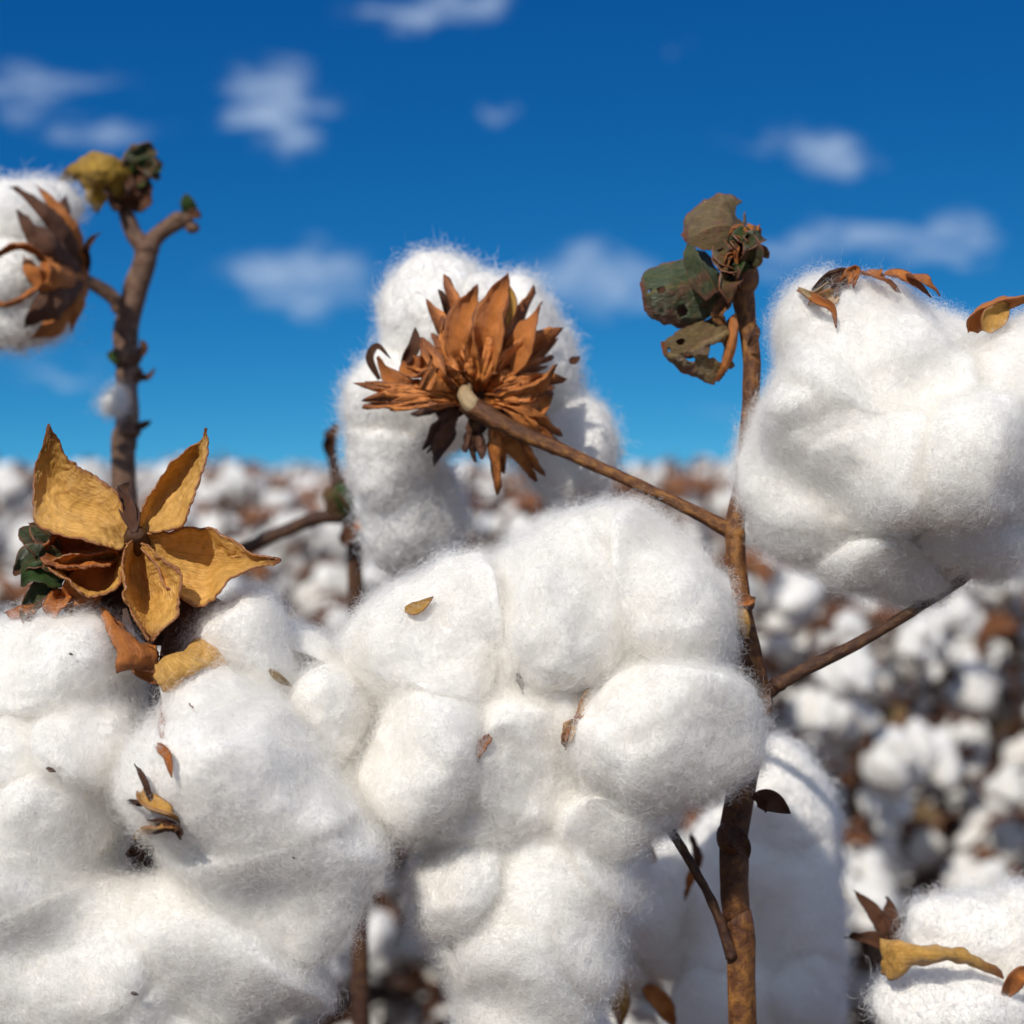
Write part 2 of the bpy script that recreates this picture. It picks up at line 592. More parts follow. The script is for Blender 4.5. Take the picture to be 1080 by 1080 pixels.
def fibres(base, nrm, n, rng, length, width, lift, curl, segs=3, loft=0.0010):
    """short curly ribbons combed along a local flow"""
    f1 = np.stack([perlin(base / 0.008 + k * 31.7) for k in range(3)], 1) + 0.55 * rng.normal(size=(n, 3))
    tan = unit(f1 - nrm * np.sum(f1 * nrm, 1, keepdims=True))
    lf = lift * (0.35 + 1.3 * rng.random((n, 1)) ** 2)
    d = unit(tan + nrm * lf)
    Lg = (length * (0.35 + 1.1 * rng.random(n) ** 1.6))[:, None] / segs
    hgt = np.minimum(rng.exponential(loft, (n, 1)), 4.5 * loft)
    pts = [base + nrm * (hgt - 0.0005)]
    cv = unit(rng.normal(size=(n, 3)))
    for k in range(segs):
        pts.append(pts[-1] + d * Lg)
        d = unit(d + curl * np.cross(cv, d) + 0.35 * curl * rng.normal(size=(n, 3)) - nrm * 0.18)
    w = (width * (0.6 + 0.8 * rng.random(n)))[:, None]
    rv = unit(rng.normal(size=(n, 3)))
    cols = []
    for k in range(segs):
        dd = pts[k + 1] - pts[k]
        s = unit(np.cross(dd, rv)) * w * (0.5 if k else 0.5)
        cols += [pts[k] - s, pts[k] + s]
    cols.append(pts[-1])
    V = np.stack(cols, 1)
    nv = V.shape[1]
    off = (np.arange(n) * nv)[:, None]
    quads = []
    for k in range(segs - 1):
        quads.append(off + np.array([[2 * k, 2 * k + 1, 2 * k + 3, 2 * k + 2]]))
    tri = off + np.array([[2 * segs - 2, 2 * segs - 1, 2 * segs]])
    return V.reshape(-1, 3), np.concatenate(quads), tri


CORES = []
NF = [0]


def lint_boll(parent, depth, locks, per_cm2=900, sub=5, amp=1.0, length=0.0034, width=0.000029, seed=1, blend=0.0055):
    """locks: (px, py, ddepth_mm, rx_px, ry_px, rdepth_px, roll)"""
    rng = np.random.default_rng(seed)
    E = []
    for (px, py, dd, rx, ry, rd, roll) in locks:
        d = depth + dd / 1000
        s = d / KPX
        E.append((P(px, py, d), np.maximum(np.array([rx * s, rd * s, ry * s]) - 0.0006 - 0.36 * blend, np.array([rx * s, rd * s, ry * s]) * .5), roll))
    out = []
    for i, (c, r, roll) in enumerate(E):
        V, F = lock_core(c, r, roll, sub, seed * 3 + i, amp)
        V = melt(V, i, E, blend, seed)
        CORES.append((V.copy(), F))
        polys, midx = [F], [np.zeros(len(F), int)]
        if per_cm2 > 0:
            a = tri_normals(V, F)
            ar = np.linalg.norm(a, axis=1) / 2
            n = int(ar.sum() * 1e4 * per_cm2)
            fi = rng.choice(len(F), n, p=ar / ar.sum())
            b1, b2 = rng.random(n), rng.random(n)
            fl = b1 + b2 > 1
            b1[fl], b2[fl] = 1 - b1[fl], 1 - b2[fl]
            T = V[F[fi]]
            base = T[:, 0] + (T[:, 1] - T[:, 0]) * b1[:, None] + (T[:, 2] - T[:, 0]) * b2[:, None]
            nr = unit(a[fi])
            # the far side and what hangs well outside the picture gets a thinner coat
            rel = base - CAM
            dist = rel @ FWD
            qx, qy = np.abs(rel @ RGT) / dist * KPX, np.abs(rel @ UPV) / dist * KPX
            dens = np.where(np.sum(nr * unit(rel), 1) > 0.35, 0.22, 1.0) * np.where((qx > 640) | (qy > 640), 0.3, 1.0)
            keep = rng.random(n) < dens
            for j, (c2, r2, roll2) in enumerate(E):
                if j == i:
                    continue
                keep &= ell_sdf(base, c2, r2, roll2)[0] > -0.0012
            base, nr = base[keep], nr[keep]
            n = len(base)
            NF[0] += n
            m = int(n * 0.9)
            parts = [(base[:m], nr[:m], m, length, width, 0.30, 0.8)]
            parts.append((base[m:], nr[m:], n - m, length * 1.6, width * 0.8, 0.7, 1.0))
            for (b, q, k, ln, wd, lift, curl) in parts:
                FV, fq, ft = fibres(b, q, k, rng, ln, wd, lift, curl)
                o0 = len(V)
                V = np.vstack([V, FV])
                polys += [fq + o0, ft + o0]
                midx += [np.ones(len(fq), int), np.ones(len(ft), int)]
        out.append(mesh_obj('lint_lock', V, polys, [LINT, FIBRE], parent, np.concatenate(midx), origin=c))
    return out


_trees = {}


def surf(px, py, out=0.0):
    """depth of the nearest lint surface seen at (px,py), moved out by some metres"""
    from mathutils.bvhtree import BVHTree
    ray = unit(P(px, py, 1.0) - CAM)
    best = None
    for k, (V, F) in enumerate(CORES):
        if k not in _trees:
            _trees[k] = BVHTree.FromPolygons(V.tolist(), F.tolist())
        h = _trees[k].ray_cast(Vector(CAM), Vector(ray))
        if h[0] is not None and (best is None or h[3] < best):
            best = h[3]
    return (best if best else .455) * float(ray @ FWD) - out


def on_lint(pts):
    """(px,py,lift_mm) -> (px,py,depth) lying on the lint"""
    return [(x, y, surf(x, y, o / 1000 + .0009)) for x, y, o in pts]


# -------- tubes
def tube_geo(pts, rad, n=60, m=14, rough=0.08, flute=0.0, seed=0):
    p = catmull(pts, n)
    r = np.interp(np.linspace(0, 1, n), np.linspace(0, 1, len(rad)), rad)
    tg = unit(np.gradient(p, axis=0))
    ref = np.array([0.3, -1.0, 0.2])
    a = unit(np.cross(tg, ref))
    b = np.cross(tg, a)
    th = np.linspace(0, 2 * math.pi, m + 1)
    ring = np.cos(th)[None, :, None] * a[:, None] + np.sin(th)[None, :, None] * b[:, None]
    V = p[:, None] + ring * r[:, None, None]
    dn = perlin((V.reshape(-1, 3) + seed) / (r.mean() * 2.2)).reshape(n, m + 1, 1)
    dn[:, -1] = dn[:, 0]
    fl = (flute * np.cos(th * 5))[None, :, None]
    V = p[:, None] + ring * (r[:, None, None] * (1 + rough * 2 * dn + fl))
    ln = np.concatenate([[0], np.cumsum(np.linalg.norm(np.diff(p, axis=0), axis=1))])
    uv = np.stack(np.broadcast_arrays(ln[:, None] * 10, np.linspace(0, 1, m + 1)[None, :]), 2).reshape(-1, 2)
    I = np.arange(n * (m + 1)).reshape(n, m + 1)
    Q = np.stack([I[:-1, :-1], I[:-1, 1:], I[1:, 1:], I[1:, :-1]], 2).reshape(-1, 4)
    V = V.reshape(-1, 3)
    caps = []
    for k, row in ((0, 0), (1, n - 1)):
        V = np.vstack([V, p[row] + tg[row] * (r[row] * 0.4 * (1 if k else -1))])
        uv = np.vstack([uv, uv[row * (m + 1)]])
        ci = len(V) - 1
        a_, b_ = I[row, :-1], I[row, 1:]
        c_ = np.full(m, ci)
        caps.append(np.stack([a_, b_, c_] if k else [b_, a_, c_], 1))
    return V, [Q, np.concatenate(caps)], uv


def join_geo(gs):
    V, polys, uv, o = [], [], [], 0
    for g in gs:
        V.append(g[0])
        uv.append(g[2])
        polys += [p + o for p in g[1]]
        o += len(g[0])
    return np.vstack(V), polys, np.vstack(uv)


def tube(name, parent, pts, rad_px, depth=None, mat=STEM, label=None, knobs=(), **kw):
    """pts (px,py,d_m)"""
    W = np.array([P(*q) for q in pts])
    d = np.mean([q[2] for q in pts])
    gs = [tube_geo(W, np.array(rad_px) * d / KPX, **kw)]
    for (px, py, dd, rx, ry, roll) in knobs:
        s = dd / KPX
        V, F = lock_core(P(px, py, dd), np.array([rx * s, rx * s, ry * s]), roll, 3, px, 0.25)
        gs.append((V, [F], np.stack([V[:, 2] * 10, V[:, 0] * 40], 1)))
    V, polys, uv = join_geo(gs)
    return mesh_obj(name, V, polys, [mat], parent, uv=uv, label=label)


# -------- leaves, bracts, valves
def sheet_geo(G, uv, thick, holes=(), seed=0, wrinkle=0.0, wl=0.004, ragged=0.0, crease=False, veins=0.0):
    """G (n,m,3) grid -> closed shell of some thickness"""
    n, m, _ = G.shape
    if wrinkle:
        gu, gv = np.gradient(G, axis=0), np.gradient(G, axis=1)
        nn = unit(np.cross(gu, gv))
        ws = fbm(G.reshape(-1, 3) / wl + seed * 3.3, 4).reshape(n, m, 1)
        if crease:
            ws = ws + 2.2 * (0.4 - np.abs(perlin(G.reshape(-1, 3) / (wl * 1.5) + seed * 7.1))).reshape(n, m, 1)
        if veins:
            U0 = uv.reshape(n, m, 2)
            q = np.stack([U0[..., 0].ravel() * 34 + 3 * perlin(np.stack([U0[..., 1].ravel() * 5, U0[..., 0].ravel() * 4, np.full(n * m, seed * 2.1)], 1)), U0[..., 1].ravel() * 5, np.full(n * m, seed * 1.3)], 1)
            G = G + nn * (perlin(q) + .5 * np.abs(perlin(q * 2.1 + 4))).reshape(n, m, 1) * veins
        G = G + nn * ws * wrinkle
    gu, gv = np.gradient(G, axis=0), np.gradient(G, axis=1)
    nn = unit(np.cross(gu, gv))
    U = uv.reshape(n, m, 2)
    A = G + nn * thick / 2
    B = G - nn * thick / 2
    I = np.arange(n * m).reshape(n, m)
    cu = (U[:-1, :-1] + U[1:, 1:]) / 2
    keep = np.ones((n - 1, m - 1), bool)
    for (hu, hv, hr) in holes:
        dd = np.hypot((cu[..., 0] - hu), (cu[..., 1] - hv) * 0.8)
        jag = perlin(np.stack([cu[..., 0].ravel() * 9, cu[..., 1].ravel() * 9, np.full(cu[..., 0].size, hu * 50)], 1)).reshape(dd.shape)
        keep &= dd > hr * (1 + 0.35 * jag)
    if ragged:
        jag = perlin(np.stack([cu[..., 0].ravel() * 11, (cu[..., 1].ravel() > .5) * 7.0, np.full(cu[..., 0].size, seed * 1.7)], 1)).reshape(keep.shape)
        keep &= np.abs(cu[..., 1] - 0.5) < 0.5 - ragged * np.maximum(jag, 0)
    f = np.stack([I[:-1, :-1], I[:-1, 1:], I[1:, 1:], I[1:, :-1]], 2)[keep]
    fb = f[:, ::-1] + n * m
    # rim: edges used once
    e = np.concatenate([f[:, [k, (k + 1) % 4]] for k in range(4)])
    key = np.sort(e, 1)
    kk = key[:, 0] * (n * m) + key[:, 1]
    u_, inv, cnt = np.unique(kk, return_inverse=True, return_counts=True)
    eb = e[cnt[inv] == 1]
    rim = np.stack([eb[:, 1], eb[:, 0], eb[:, 0] + n * m, eb[:, 1] + n * m], 1)
    V = np.vstack([A.reshape(-1, 3), B.reshape(-1, 3)])
    return V, [np.concatenate([f, fb, rim])], np.vstack([U.reshape(-1, 2)] * 2)


def three_lines(left, mid, right, n=40, m=22, fold=0.0):
    l, c, r = catmull(left, n), catmull(mid, n), catmull(right, n)
    uu = np.linspace(0, 1, n)
    for k, e in enumerate((l, r)):
        q = np.stack([uu * 7, np.full(n, k * 9.1), np.full(n, float(l[0, 0] * 431 % 50))], 1)
        e += (e - c) * (0.09 * perlin(q) + 0.05 * perlin(q * 3.1))[:, None]
    v = np.linspace(0, 1, m)[None, :, None]
    G = l[:, None] * (2 * (v - .5) * (v - 1)) + c[:, None] * (4 * v * (1 - v)) + r[:, None] * (2 * v * (v - .5))
    if fold:
        a = np.abs(2 * v - 1) ** 1.1
        H = np.where(v < .5, l[:, None], r[:, None]) * a + c[:, None] * (1 - a)
        G = G * (1 - fold) + H * fold
    uv = np.stack(np.broadcast_arrays(np.linspace(0, 1, n)[:, None], np.linspace(0, 1, m)[None, :]), 2).reshape(-1, 2)
    return G, uv


def sheet(name, parent, depth, left, mid, right, mat, thick=0.0005, label=None, n=40, m=22, fold=0.0, **kw):
    """three lines of (px,py,ddepth_mm): margins and rib, base to tip"""
    W = [np.array([P(a, b, depth + c / 1000) for a, b, c in ln]) for ln in (left, mid, right)]
    G, uv = three_lines(*W, n=n, m=m, fold=fold)
    V, polys, uv2 = sheet_geo(G, uv, thick, **kw)
    return mesh_obj(name, V, polys, [mat], parent, uv=uv2, label=label)


def blade_geo(mid, width, face, cup=0.25, peak=0.35, n=26, m=9, thick=0.0003, twist=0.0, base_w=0.35, **kw):
    """lance-shaped bract along a 3-d rib; face = direction its hollow looks"""
    c = catmull(mid, n)
    tg = unit(np.gradient(c, axis=0))
    face = np.broadcast_to(unit(np.asarray(face, float)), c.shape)
    sd = unit(np.cross(tg, face))
    fc = unit(np.cross(sd, tg))
    u = np.linspace(0, 1, n)
    if twist:
        a = (twist * u)[:, None]
        sd, fc = sd * np.cos(a) + fc * np.sin(a), fc * np.cos(a) - sd * np.sin(a)
    w = np.where(u < peak, base_w + (1 - base_w) * np.sin(u / peak * math.pi / 2), np.cos((u - peak) / (1 - peak) * math.pi / 2) ** 0.9) * width / 2
    w = np.maximum(w, width * 0.01)
    v = np.linspace(-1, 1, m)
    G = c[:, None] + sd[:, None] * (w[:, None] * v[None])[..., None] + fc[:, None] * (w[:, None] * cup * (v[None] ** 2))[..., None] * 2
    uv = np.stack(np.broadcast_arrays(u[:, None], ((v + 1) / 2)[None, :]), 2).reshape(-1, 2)
    return sheet_geo(G, uv, thick, **kw)


def blade(name, parent, pts, width_px, face=(0, -1, 0), mat=BROWN, label=None, **kw):
    W = np.array([P(*q) for q in pts])
    d = np.mean([q[2] for q in pts])
    V, polys, uv = blade_geo(W, width_px * d / KPX, face, **kw)
    return mesh_obj(name, V, polys, [mat], parent, uv=uv, label=label)


def fan_bract(name, parent, base, a0, a1, length, teeth, prof, mat=BROWN, label=None, deep=0.5, seed=0, n=40, m=64, thick=.0003, tip_in=1.0):
    """a broad bract cut into long teeth; base (px,py,d), angles in degrees in the plane facing the lens,
    prof = depth offsets in mm from base to tip"""
    rg = np.random.default_rng(seed + 900)
    v = np.linspace(0, 1, m)
    ang = R(a0) + (R(a1) - R(a0)) * v
    ph = v * teeth
    fr = np.abs((ph % 1) - .5) * 2                     # 1 between teeth, 0 on a tooth
    tl = rg.uniform(.75, 1.12, teeth + 1)[np.minimum(ph.astype(int), teeth)]
    ln = length * (1 - deep * fr ** 1.25) * (0.85 + 0.15 * np.sin(v * math.pi)) * tl ** (1 - fr)
    u = np.linspace(0, 1, n)
    tipbend = (rg.uniform(-16, 16, teeth + 1)[np.minimum(ph.astype(int), teeth)])
    tz = rg.uniform(-5, 7, teeth + 1)[np.minimum(ph.astype(int), teeth)]
    pr = np.interp(u, np.linspace(0, 1, len(prof)), prof)
    s_ = base[2] / KPX
    A = ang[None] + R(1.0) * tipbend[None] * (u[:, None] ** 2) * 1.6
    r = u[:, None] * ln[None]
    c = P(*base)
    rib = np.cos(ph * 2 * math.pi)[None] * np.clip(u[:, None] * 2.2, 0, 1) * -0.0002
    dep = pr[:, None] / 1000 + rib + (u[:, None] ** 3) * (1 - fr)[None] * tz[None] / 1000
    G = c + (np.cos(A) * r * s_)[..., None] * RGT + (np.sin(A) * r * s_)[..., None] * UPV + dep[..., None] * FWD
    uv = np.stack(np.broadcast_arrays(u[:, None], v[None]), 2).reshape(-1, 2)
    V, polys, uv2 = sheet_geo(G, uv, thick, seed=seed, wrinkle=.0011, wl=.006)
    return mesh_obj(name, V, polys, [mat], parent, uv=uv2, label=label)


# ================================================================== the ground
gs = 400.0
gV = np.array([[-gs, -gs, 0], [gs, -gs, 0], [gs, gs, 0], [-gs, gs, 0]])
g = mesh_obj('ground', gV, [np.array([[0, 1, 2, 3]])], [mat_soil()], None, origin=np.zeros(3))
tag(g, 'bare brown soil between the cotton rows', 'ground', kind='structure')

# ================================================================== the field behind
def rot_z(a):
    c, s = math.cos(a), math.sin(a)
    return np.array([[c, -s, 0], [s, c, 0], [0, 0, 1.0]])


def rot_axis(ax, a):
    return np.array(Matrix.Rotation(a, 3, Vector(ax)))


def tri_of(polys):
    out = []
    for p in polys:
        if p.shape[1] == 3:
            out.append(p)
        else:
            out += [p[:, [0, 1, 2]], p[:, [0, 2, 3]]]
    return np.concatenate(out)


def uvs(n):
    return np.tile(np.array([[0.4, 0.45]]), (n, 1))


def boll_variant(k, sub):
    rng = np.random.default_rng(300 + k)
    gs = []
    nl = 4 + k % 2
    drop = [0.2, 0.6, 1.0, 0.35, 0.8, 0.5][k % 6]
    for i in range(nl):
        a = 2 * math.pi * i / nl + rng.uniform(-.3, .3)
        ro = rng.uniform(.016, .024)
        c = np.array([math.cos(a) * ro, math.sin(a) * ro, -.004 - drop * .014 * rng.random()])
        r = np.array([rng.uniform(.018, .024), rng.uniform(.018, .024), rng.uniform(.020, .026) + drop * rng.uniform(.004, .026)])
        c[2] -= (r[2] - .022) * .8
        V, F = lock_core(c, r, rng.uniform(-20, 20), sub, k * 9 + i, 2.0)
        gs.append((V, [F], uvs(len(V))))
    lint = join_geo(gs)
    gs = []
    for i in range(5 + k % 3):
        a = 2 * math.pi * (i + .5) / (5 + k % 3) + rng.uniform(-.3, .3)
        e = np.array([math.cos(a), math.sin(a), 0])
        mid = np.array([[0, 0, .026], e * .02 + [0, 0, .028], e * .036 + [0, 0, .018], e * rng.uniform(.040, .052) + [0, 0, rng.uniform(.0, .02)]])
        gs.append(blade_geo(mid, rng.uniform(.014, .024), e * .3 - np.array([0, 0, 1.0]), n=7, m=4, thick=.0006) if sub > 1 else blade_geo(mid, .02, e * .3 - np.array([0, 0, 1.0]), n=4, m=2, thick=.0006))
    return lint, join_geo(gs)


def leaf_variant(k):
    rng = np.random.default_rng(400 + k)
    mid = np.array([[0, 0, 0], [.02, .004, .004], [.045, rng.uniform(-.01, .01), -.004], [.07, 0, -.03]])
    return blade_geo(mid, rng.uniform(.045, .065), np.array([0, rng.uniform(-.4, .4), 1.0]), n=10, m=7, cup=.35, thick=.0006, wrinkle=.006, wl=.022, seed=k)


NV = 6
HI = [boll_variant(k, 3) for k in range(NV)]
LO = [boll_variant(k, 2) for k in range(NV)]
TINY = [boll_variant(k, 1) for k in range(NV)]
LEAVES = [leaf_variant(k) for k in range(4)]
STEMFAR = STEMDARK


def geo_mesh(name, g, mats):
    return make_mesh(name, g[0], g[1], mats, uv=g[2])


ME_LINT = [geo_mesh('lint', a, [LINTFAR]) for a, b in HI]
ME_BURR = [geo_mesh('burr', b, [FIELDBROWN if k % 3 else DARKBRACT]) for k, (a, b) in enumerate(HI)]
ME_BOLL = []
for k, (a, b) in enumerate(LO):
    V = np.vstack([a[0], b[0]])
    ta, tb = tri_of(a[1]), tri_of(b[1]) + len(a[0])
    ME_BOLL.append(make_mesh('boll', V, [np.concatenate([ta, tb])], [LINTFAR, FIELDBROWN], np.r_[np.zeros(len(ta), int), np.ones(len(tb), int)], np.vstack([a[2], b[2]])))
ME_LEAF = [geo_mesh('leaf', g, [[RUST, RUST, OLIVE, GREEN][k]]) for k, g in enumerate(LEAVES)]


def plant_layout(k):
    """a cotton plant: stem geometry, boll places, leaf places"""
    rng = np.random.default_rng(500 + k)
    H = rng.uniform(.90, 1.0)
    top = np.array([rng.uniform(-.05, .05), rng.uniform(-.05, .05), H])
    mid = np.array([rng.uniform(-.03, .03), rng.uniform(-.03, .03), H * .5])
    sp = catmull([[0, 0, -.02], mid, top], 30)
    gs = [tube_geo(sp, np.array([.008, .006, .003]), n=12, m=6, rough=.05)]
    bolls, leaves = [], []
    n = 42
    for i in range(n):
        t = .26 + .74 * (i + rng.random() * .6) / n
        z0 = sp[min(29, int(t * 29))]
        a = i * 2.4 + rng.uniform(-.5, .5)
        ln = (.05 + .20 * (1 - (t - .3) / .75) * rng.uniform(.6, 1.2)) + .02
        e = np.array([math.cos(a), math.sin(a), rng.uniform(.15, .6)])
        tip = z0 + e * ln
        tip[2] = min(tip[2], H + .02)
        gs.append(tube_geo(np.array([z0, (z0 + tip) / 2 - [0, 0, .01], tip]), np.array([.0035, .0025, .0025]), n=6, m=5, rough=.02))
        tilt = rot_axis((-math.sin(a), math.cos(a), 0), rng.uniform(-1.4, -.05))
        bolls.append((i % NV if rng.random() < .5 else int(rng.integers(NV)), rot_z(0) @ tilt @ rot_z(rng.uniform(0, 6)), tip + np.array([0, 0, -.02]), rng.uniform(.58, .90)))
    for i in range(8):
        a = rng.uniform(0, 6.28)
        z = rng.uniform(.25, .95) * H
        Rm = rot_z(a) @ rot_axis((0, 1, 0), rng.uniform(-.2, 1.1)) @ rot_axis((1, 0, 0), rng.uniform(-.8, .8))
        leaves.append((int(rng.integers(4)), Rm, np.array([math.cos(a), math.sin(a), 0]) * rng.uniform(.03, .16) + [0, 0, z], rng.uniform(.4, .75)))
    return join_geo(gs), bolls, leaves


NP = 8
LAY = [plant_layout(k) for k in range(NP)]
ME_STEM = [geo_mesh('stem', l[0], [STEMFAR]) for l in LAY]


def whole_plant(k, BO=LO, low=0.0):
    """one low mesh for a plant far off; materials: stem, lint, brown, rust"""
    st, bolls, leaves = LAY[k]
    V, F, Mi = [st[0]], [tri_of(st[1])], [np.zeros(len(tri_of(st[1])), int)]
    o = len(st[0])
    for (v, Rm, p, s) in bolls:
        if p[2] < low:
            continue
        for g, mi in ((BO[v][0], 1), (BO[v][1], 2)):
            V.append((g[0] * s) @ Rm.T + p)
            f = tri_of(g[1])
            F.append(f + o)
            Mi.append(np.full(len(f), mi))
            o += len(g[0])
    for (v, Rm, p, s) in leaves:
        if p[2] < low:
            continue
        g = LEAVES[v]
        V.append((g[0] * s) @ Rm.T + p)
        f = tri_of(g[1])
        F.append(f + o)
        Mi.append(np.full(len(f), 3 if v < 2 else 4))
        o += len(g[0])
    return np.vstack(V), np.concatenate(F), np.concatenate(Mi)


FARMATS = [STEMFAR, LINTFAR, FIELDBROWN, RUST, OLIVE]
WHOLE = [whole_plant(k) for k in range(NP)]
FARWHOLE = [whole_plant(k, TINY, .5) for k in range(NP)]
ME_WHOLE = [make_mesh('cotton_plant', V, [F], FARMATS, Mi, uvs(len(V))) for V, F, Mi in WHOLE]


def mat4(Rm, p, s=1.0):
    m = Matrix([[*(Rm[i] * s), p[i]] for i in range(3)] + [[0, 0, 0, 1]])
    return m


def child(name, me, parent, m):
    o = bpy.data.objects.new(name, me)
    scene.collection.objects.link(o)
    o.parent = parent
    o.matrix_local = m
    return o


def copy_tree(o, parent=None):
    c = o.copy()
    scene.collection.objects.link(c)
    if parent is not None:
        c.parent = parent
        c.matrix_parent_inverse = o.matrix_parent_inverse.copy()
    for ch in o.children:
        copy_tree(ch, c)
    return c


def near_plant(k, detail):
    root = empty('cotton_plant', (0, 0, 0), cat='cotton plant')
    st, bolls, leaves = LAY[k]
    child('stem', ME_STEM[k], root, Matrix.Identity(4))
    for (v, Rm, p, s) in bolls:
        if detail:
            b = bpy.data.objects.new('boll', None)
            scene.collection.objects.link(b)
            b.empty_display_size = .01
            b.parent = root
            b.matrix_local = mat4(Rm, p, s)
            child('lint', ME_LINT[v], b, Matrix.Identity(4))
            child('burr', ME_BURR[v], b, Matrix.Identity(4))
        else:
            child('boll', ME_BOLL[v], root, mat4(Rm, p, s))
    for (v, Rm, p, s) in leaves:
        child('leaf', ME_LEAF[v], root, mat4(Rm, p, s))
    return root


# rows run across and away; a spot per plant
rng = np.random.default_rng(77)
spots = []
y = 1.75
while y < 30:
    half = y * math.tan(R(FOV / 2)) * 1.18 + .45
    step = .21 if y < 4 else (.27 if y < 9 else .34)
    x = -half + rng.uniform(0, step)
    while x < half:
        spots.append((x + rng.uniform(-.06, .06), y + rng.uniform(-.10, .10)))
        x += step
    y += .36 if y < 4 else (.62 if y < 9 else .85)
spots.sort(key=lambda s: s[1])
protos = {}
NEAR_LABELS = {
    0: 'nearest blurred field plant, just right of the main stem below its right branch',
    8: 'blurred field plant filling the gap between the right branch and the pinkish corner boll',
    5: 'blurred field plant at the right edge, directly above the pinkish corner boll',
    4: 'nearest blurred field plant, showing above the left bolls beside the shoulder of the central boll',
    6: 'blurred field plant in the narrow gap between the left bolls and the central boll',
    10: 'blurred field plant below the dark twig, right of the golden star-shaped burr',
    44: 'blurred field plant under the orange branch, left of the main stem',
    12: 'dim field plant low in the gap between the corner bolls and the hanging lint',
}
rest = []
for i, (x, yy_) in enumerate(spots):
    k = int(rng.integers(NP))
    z = float(rng.uniform(0, 6.283))
    sc = float(rng.uniform(.97, 1.11) if yy_ < 7 else rng.uniform(.97, 1.09))
    if i < 200 and y > 0 and yy_ > 2.2 and rng.random() < .10:
        sc *= 1.05
    if i >= 290:
        rest.append((k, x, yy_, z, sc))
        continue
    if i < 110:
        key = (k, i < 28)
        if key not in protos:
            protos[key] = near_plant(*key)
            o = protos[key]
        else:
            o = copy_tree(protos[key])
    else:
        o = bpy.data.objects.new('cotton_plant', ME_WHOLE[k])
        scene.collection.objects.link(o)
    o.location = (x, yy_, 0)
    o.rotation_euler = (0, 0, z)
    o.scale = (sc, sc, sc)
    tag(o, NEAR_LABELS.get(i, 'blurred cotton plant further back in the crowded field, hung with open white bolls'), 'cotton plant', 'cotton plants of the field behind')
V, F, Mi, o0 = [], [], [], 0
for (k, x, yy_, z, sc) in rest:
    v, f, m = FARWHOLE[k]
    V.append((v * sc) @ rot_z(z).T + [x, yy_, 0])
    F.append(f + o0)
    Mi.append(m)
    o0 += len(v)
V = np.vstack(V)
far = mesh_obj('cotton_field', V, [np.concatenate(F)], FARMATS, None, np.concatenate(Mi), uvs(len(V)), origin=np.zeros(3))
tag(far, 'distant cotton crop merging into a white band along the horizon', 'cotton field', kind='stuff')


# ================================================================== the plant in front
def ground_under(px, py, d):
    q = P(px, py, d)
    return np.array([q[0], q[1], 0.0])


def stem_down(px, py, d, drift=0.01, steps=4):
    """world points from a stem's lowest seen point down to the soil"""
    q = P(px, py, d)
    return [q * (1 - k / steps) + np.array([q[0] + drift, q[1] + drift, 0]) * (k / steps) for k in range(1, steps + 1)]


def stem_world(name, parent, pts, rad_px, low_rad, mat, knobs=(), label=None, n=110, **kw):
    W = [P(*q) for q in pts] + stem_down(*pts[-1])
    d = np.mean([q[2] for q in pts])
    rad = [r * d / KPX for r in rad_px]
    # one radius per control point
    rr = list(np.interp(np.linspace(0, 1, len(pts)), np.linspace(0, 1, len(rad)), rad)) + list(np.linspace(rad[-1], low_rad, 5)[1:])
    gs = [tube_geo(np.array(W), np.array(rr), n=n, m=16, **kw)]
    for (px, py, dd, rx, ry, roll) in knobs:
        s = dd / KPX
        V, F = lock_core(P(px, py, dd), np.array([rx * s, rx * s, ry * s]), roll, 3, px, 0.25)
        gs.append((V, [F], np.stack([V[:, 2] * 10, V[:, 0] * 40], 1)))
    V, polys, uv = join_geo(gs)
    return mesh_obj(name, V, polys, [mat], parent, uv=uv, label=label)


main = empty('cotton_plant', ground_under(782, 1080, .455),
             label='forked reddish brown cotton plant with holed dark leaves on top and the central fluffy boll', cat='cotton plant')
stem_world('stem', main,
           [(783, 262, .474), (781, 300, .473), (792, 370, .470), (790, 440, .467), (784, 510, .463), (775, 562, .459), (781, 630, .457),
            (792, 690, .456), (798, 735, .455), (788, 800, .455), (775, 870, .455), (776, 960, .455), (783, 1080, .455)],
           [11, 13, 9.5, 9, 10, 10.5, 10, 10.5, 14, 15, 15.5, 14, 14.5], 0.006, STEM,
           knobs=[(775, 564, .459, 12.5, 17, 10), (781, 636, .455, 14, 10, 0), (797, 742, .453, 19, 24, 10), (771, 884, .453, 17, 20, 0), (784, 292, .472, 16, 22, 0)],
           flute=0.05)
# branches
tube('branch', main, [(797, 738, .455), (830, 716, .453), (920, 670, .450), (1010, 614, .453), (1076, 570, .458), (1130, 530, .478), (1120, 450, .492)],
     [9.5, 7.5, 6, 5.4, 5.2, 5.2, 7], mat=STEMDARK, knobs=[(822, 721, .453, 10, 9, 0)])
tube('branch', main, [(775, 562, .459), (700, 524, .463), (600, 478, .471), (540, 452, .475), (504, 432, .479), (494, 424, .484)],
     [8, 5.7, 6.6, 9, 11.5, 11.5], mat=STEM, label='orange brown branch ending in the back of the boll with brown bracts', flute=0.1)
tube('branch', main, [(772, 1010, .452), (755, 960, .452), (735, 922, .452), (704, 872, .452), (660, 820, .458), (610, 780, .462)],
     [6.5, 5, 4.8, 5.2, 6, 8], mat=STEMDARK, label='dark twig running up behind the central boll')

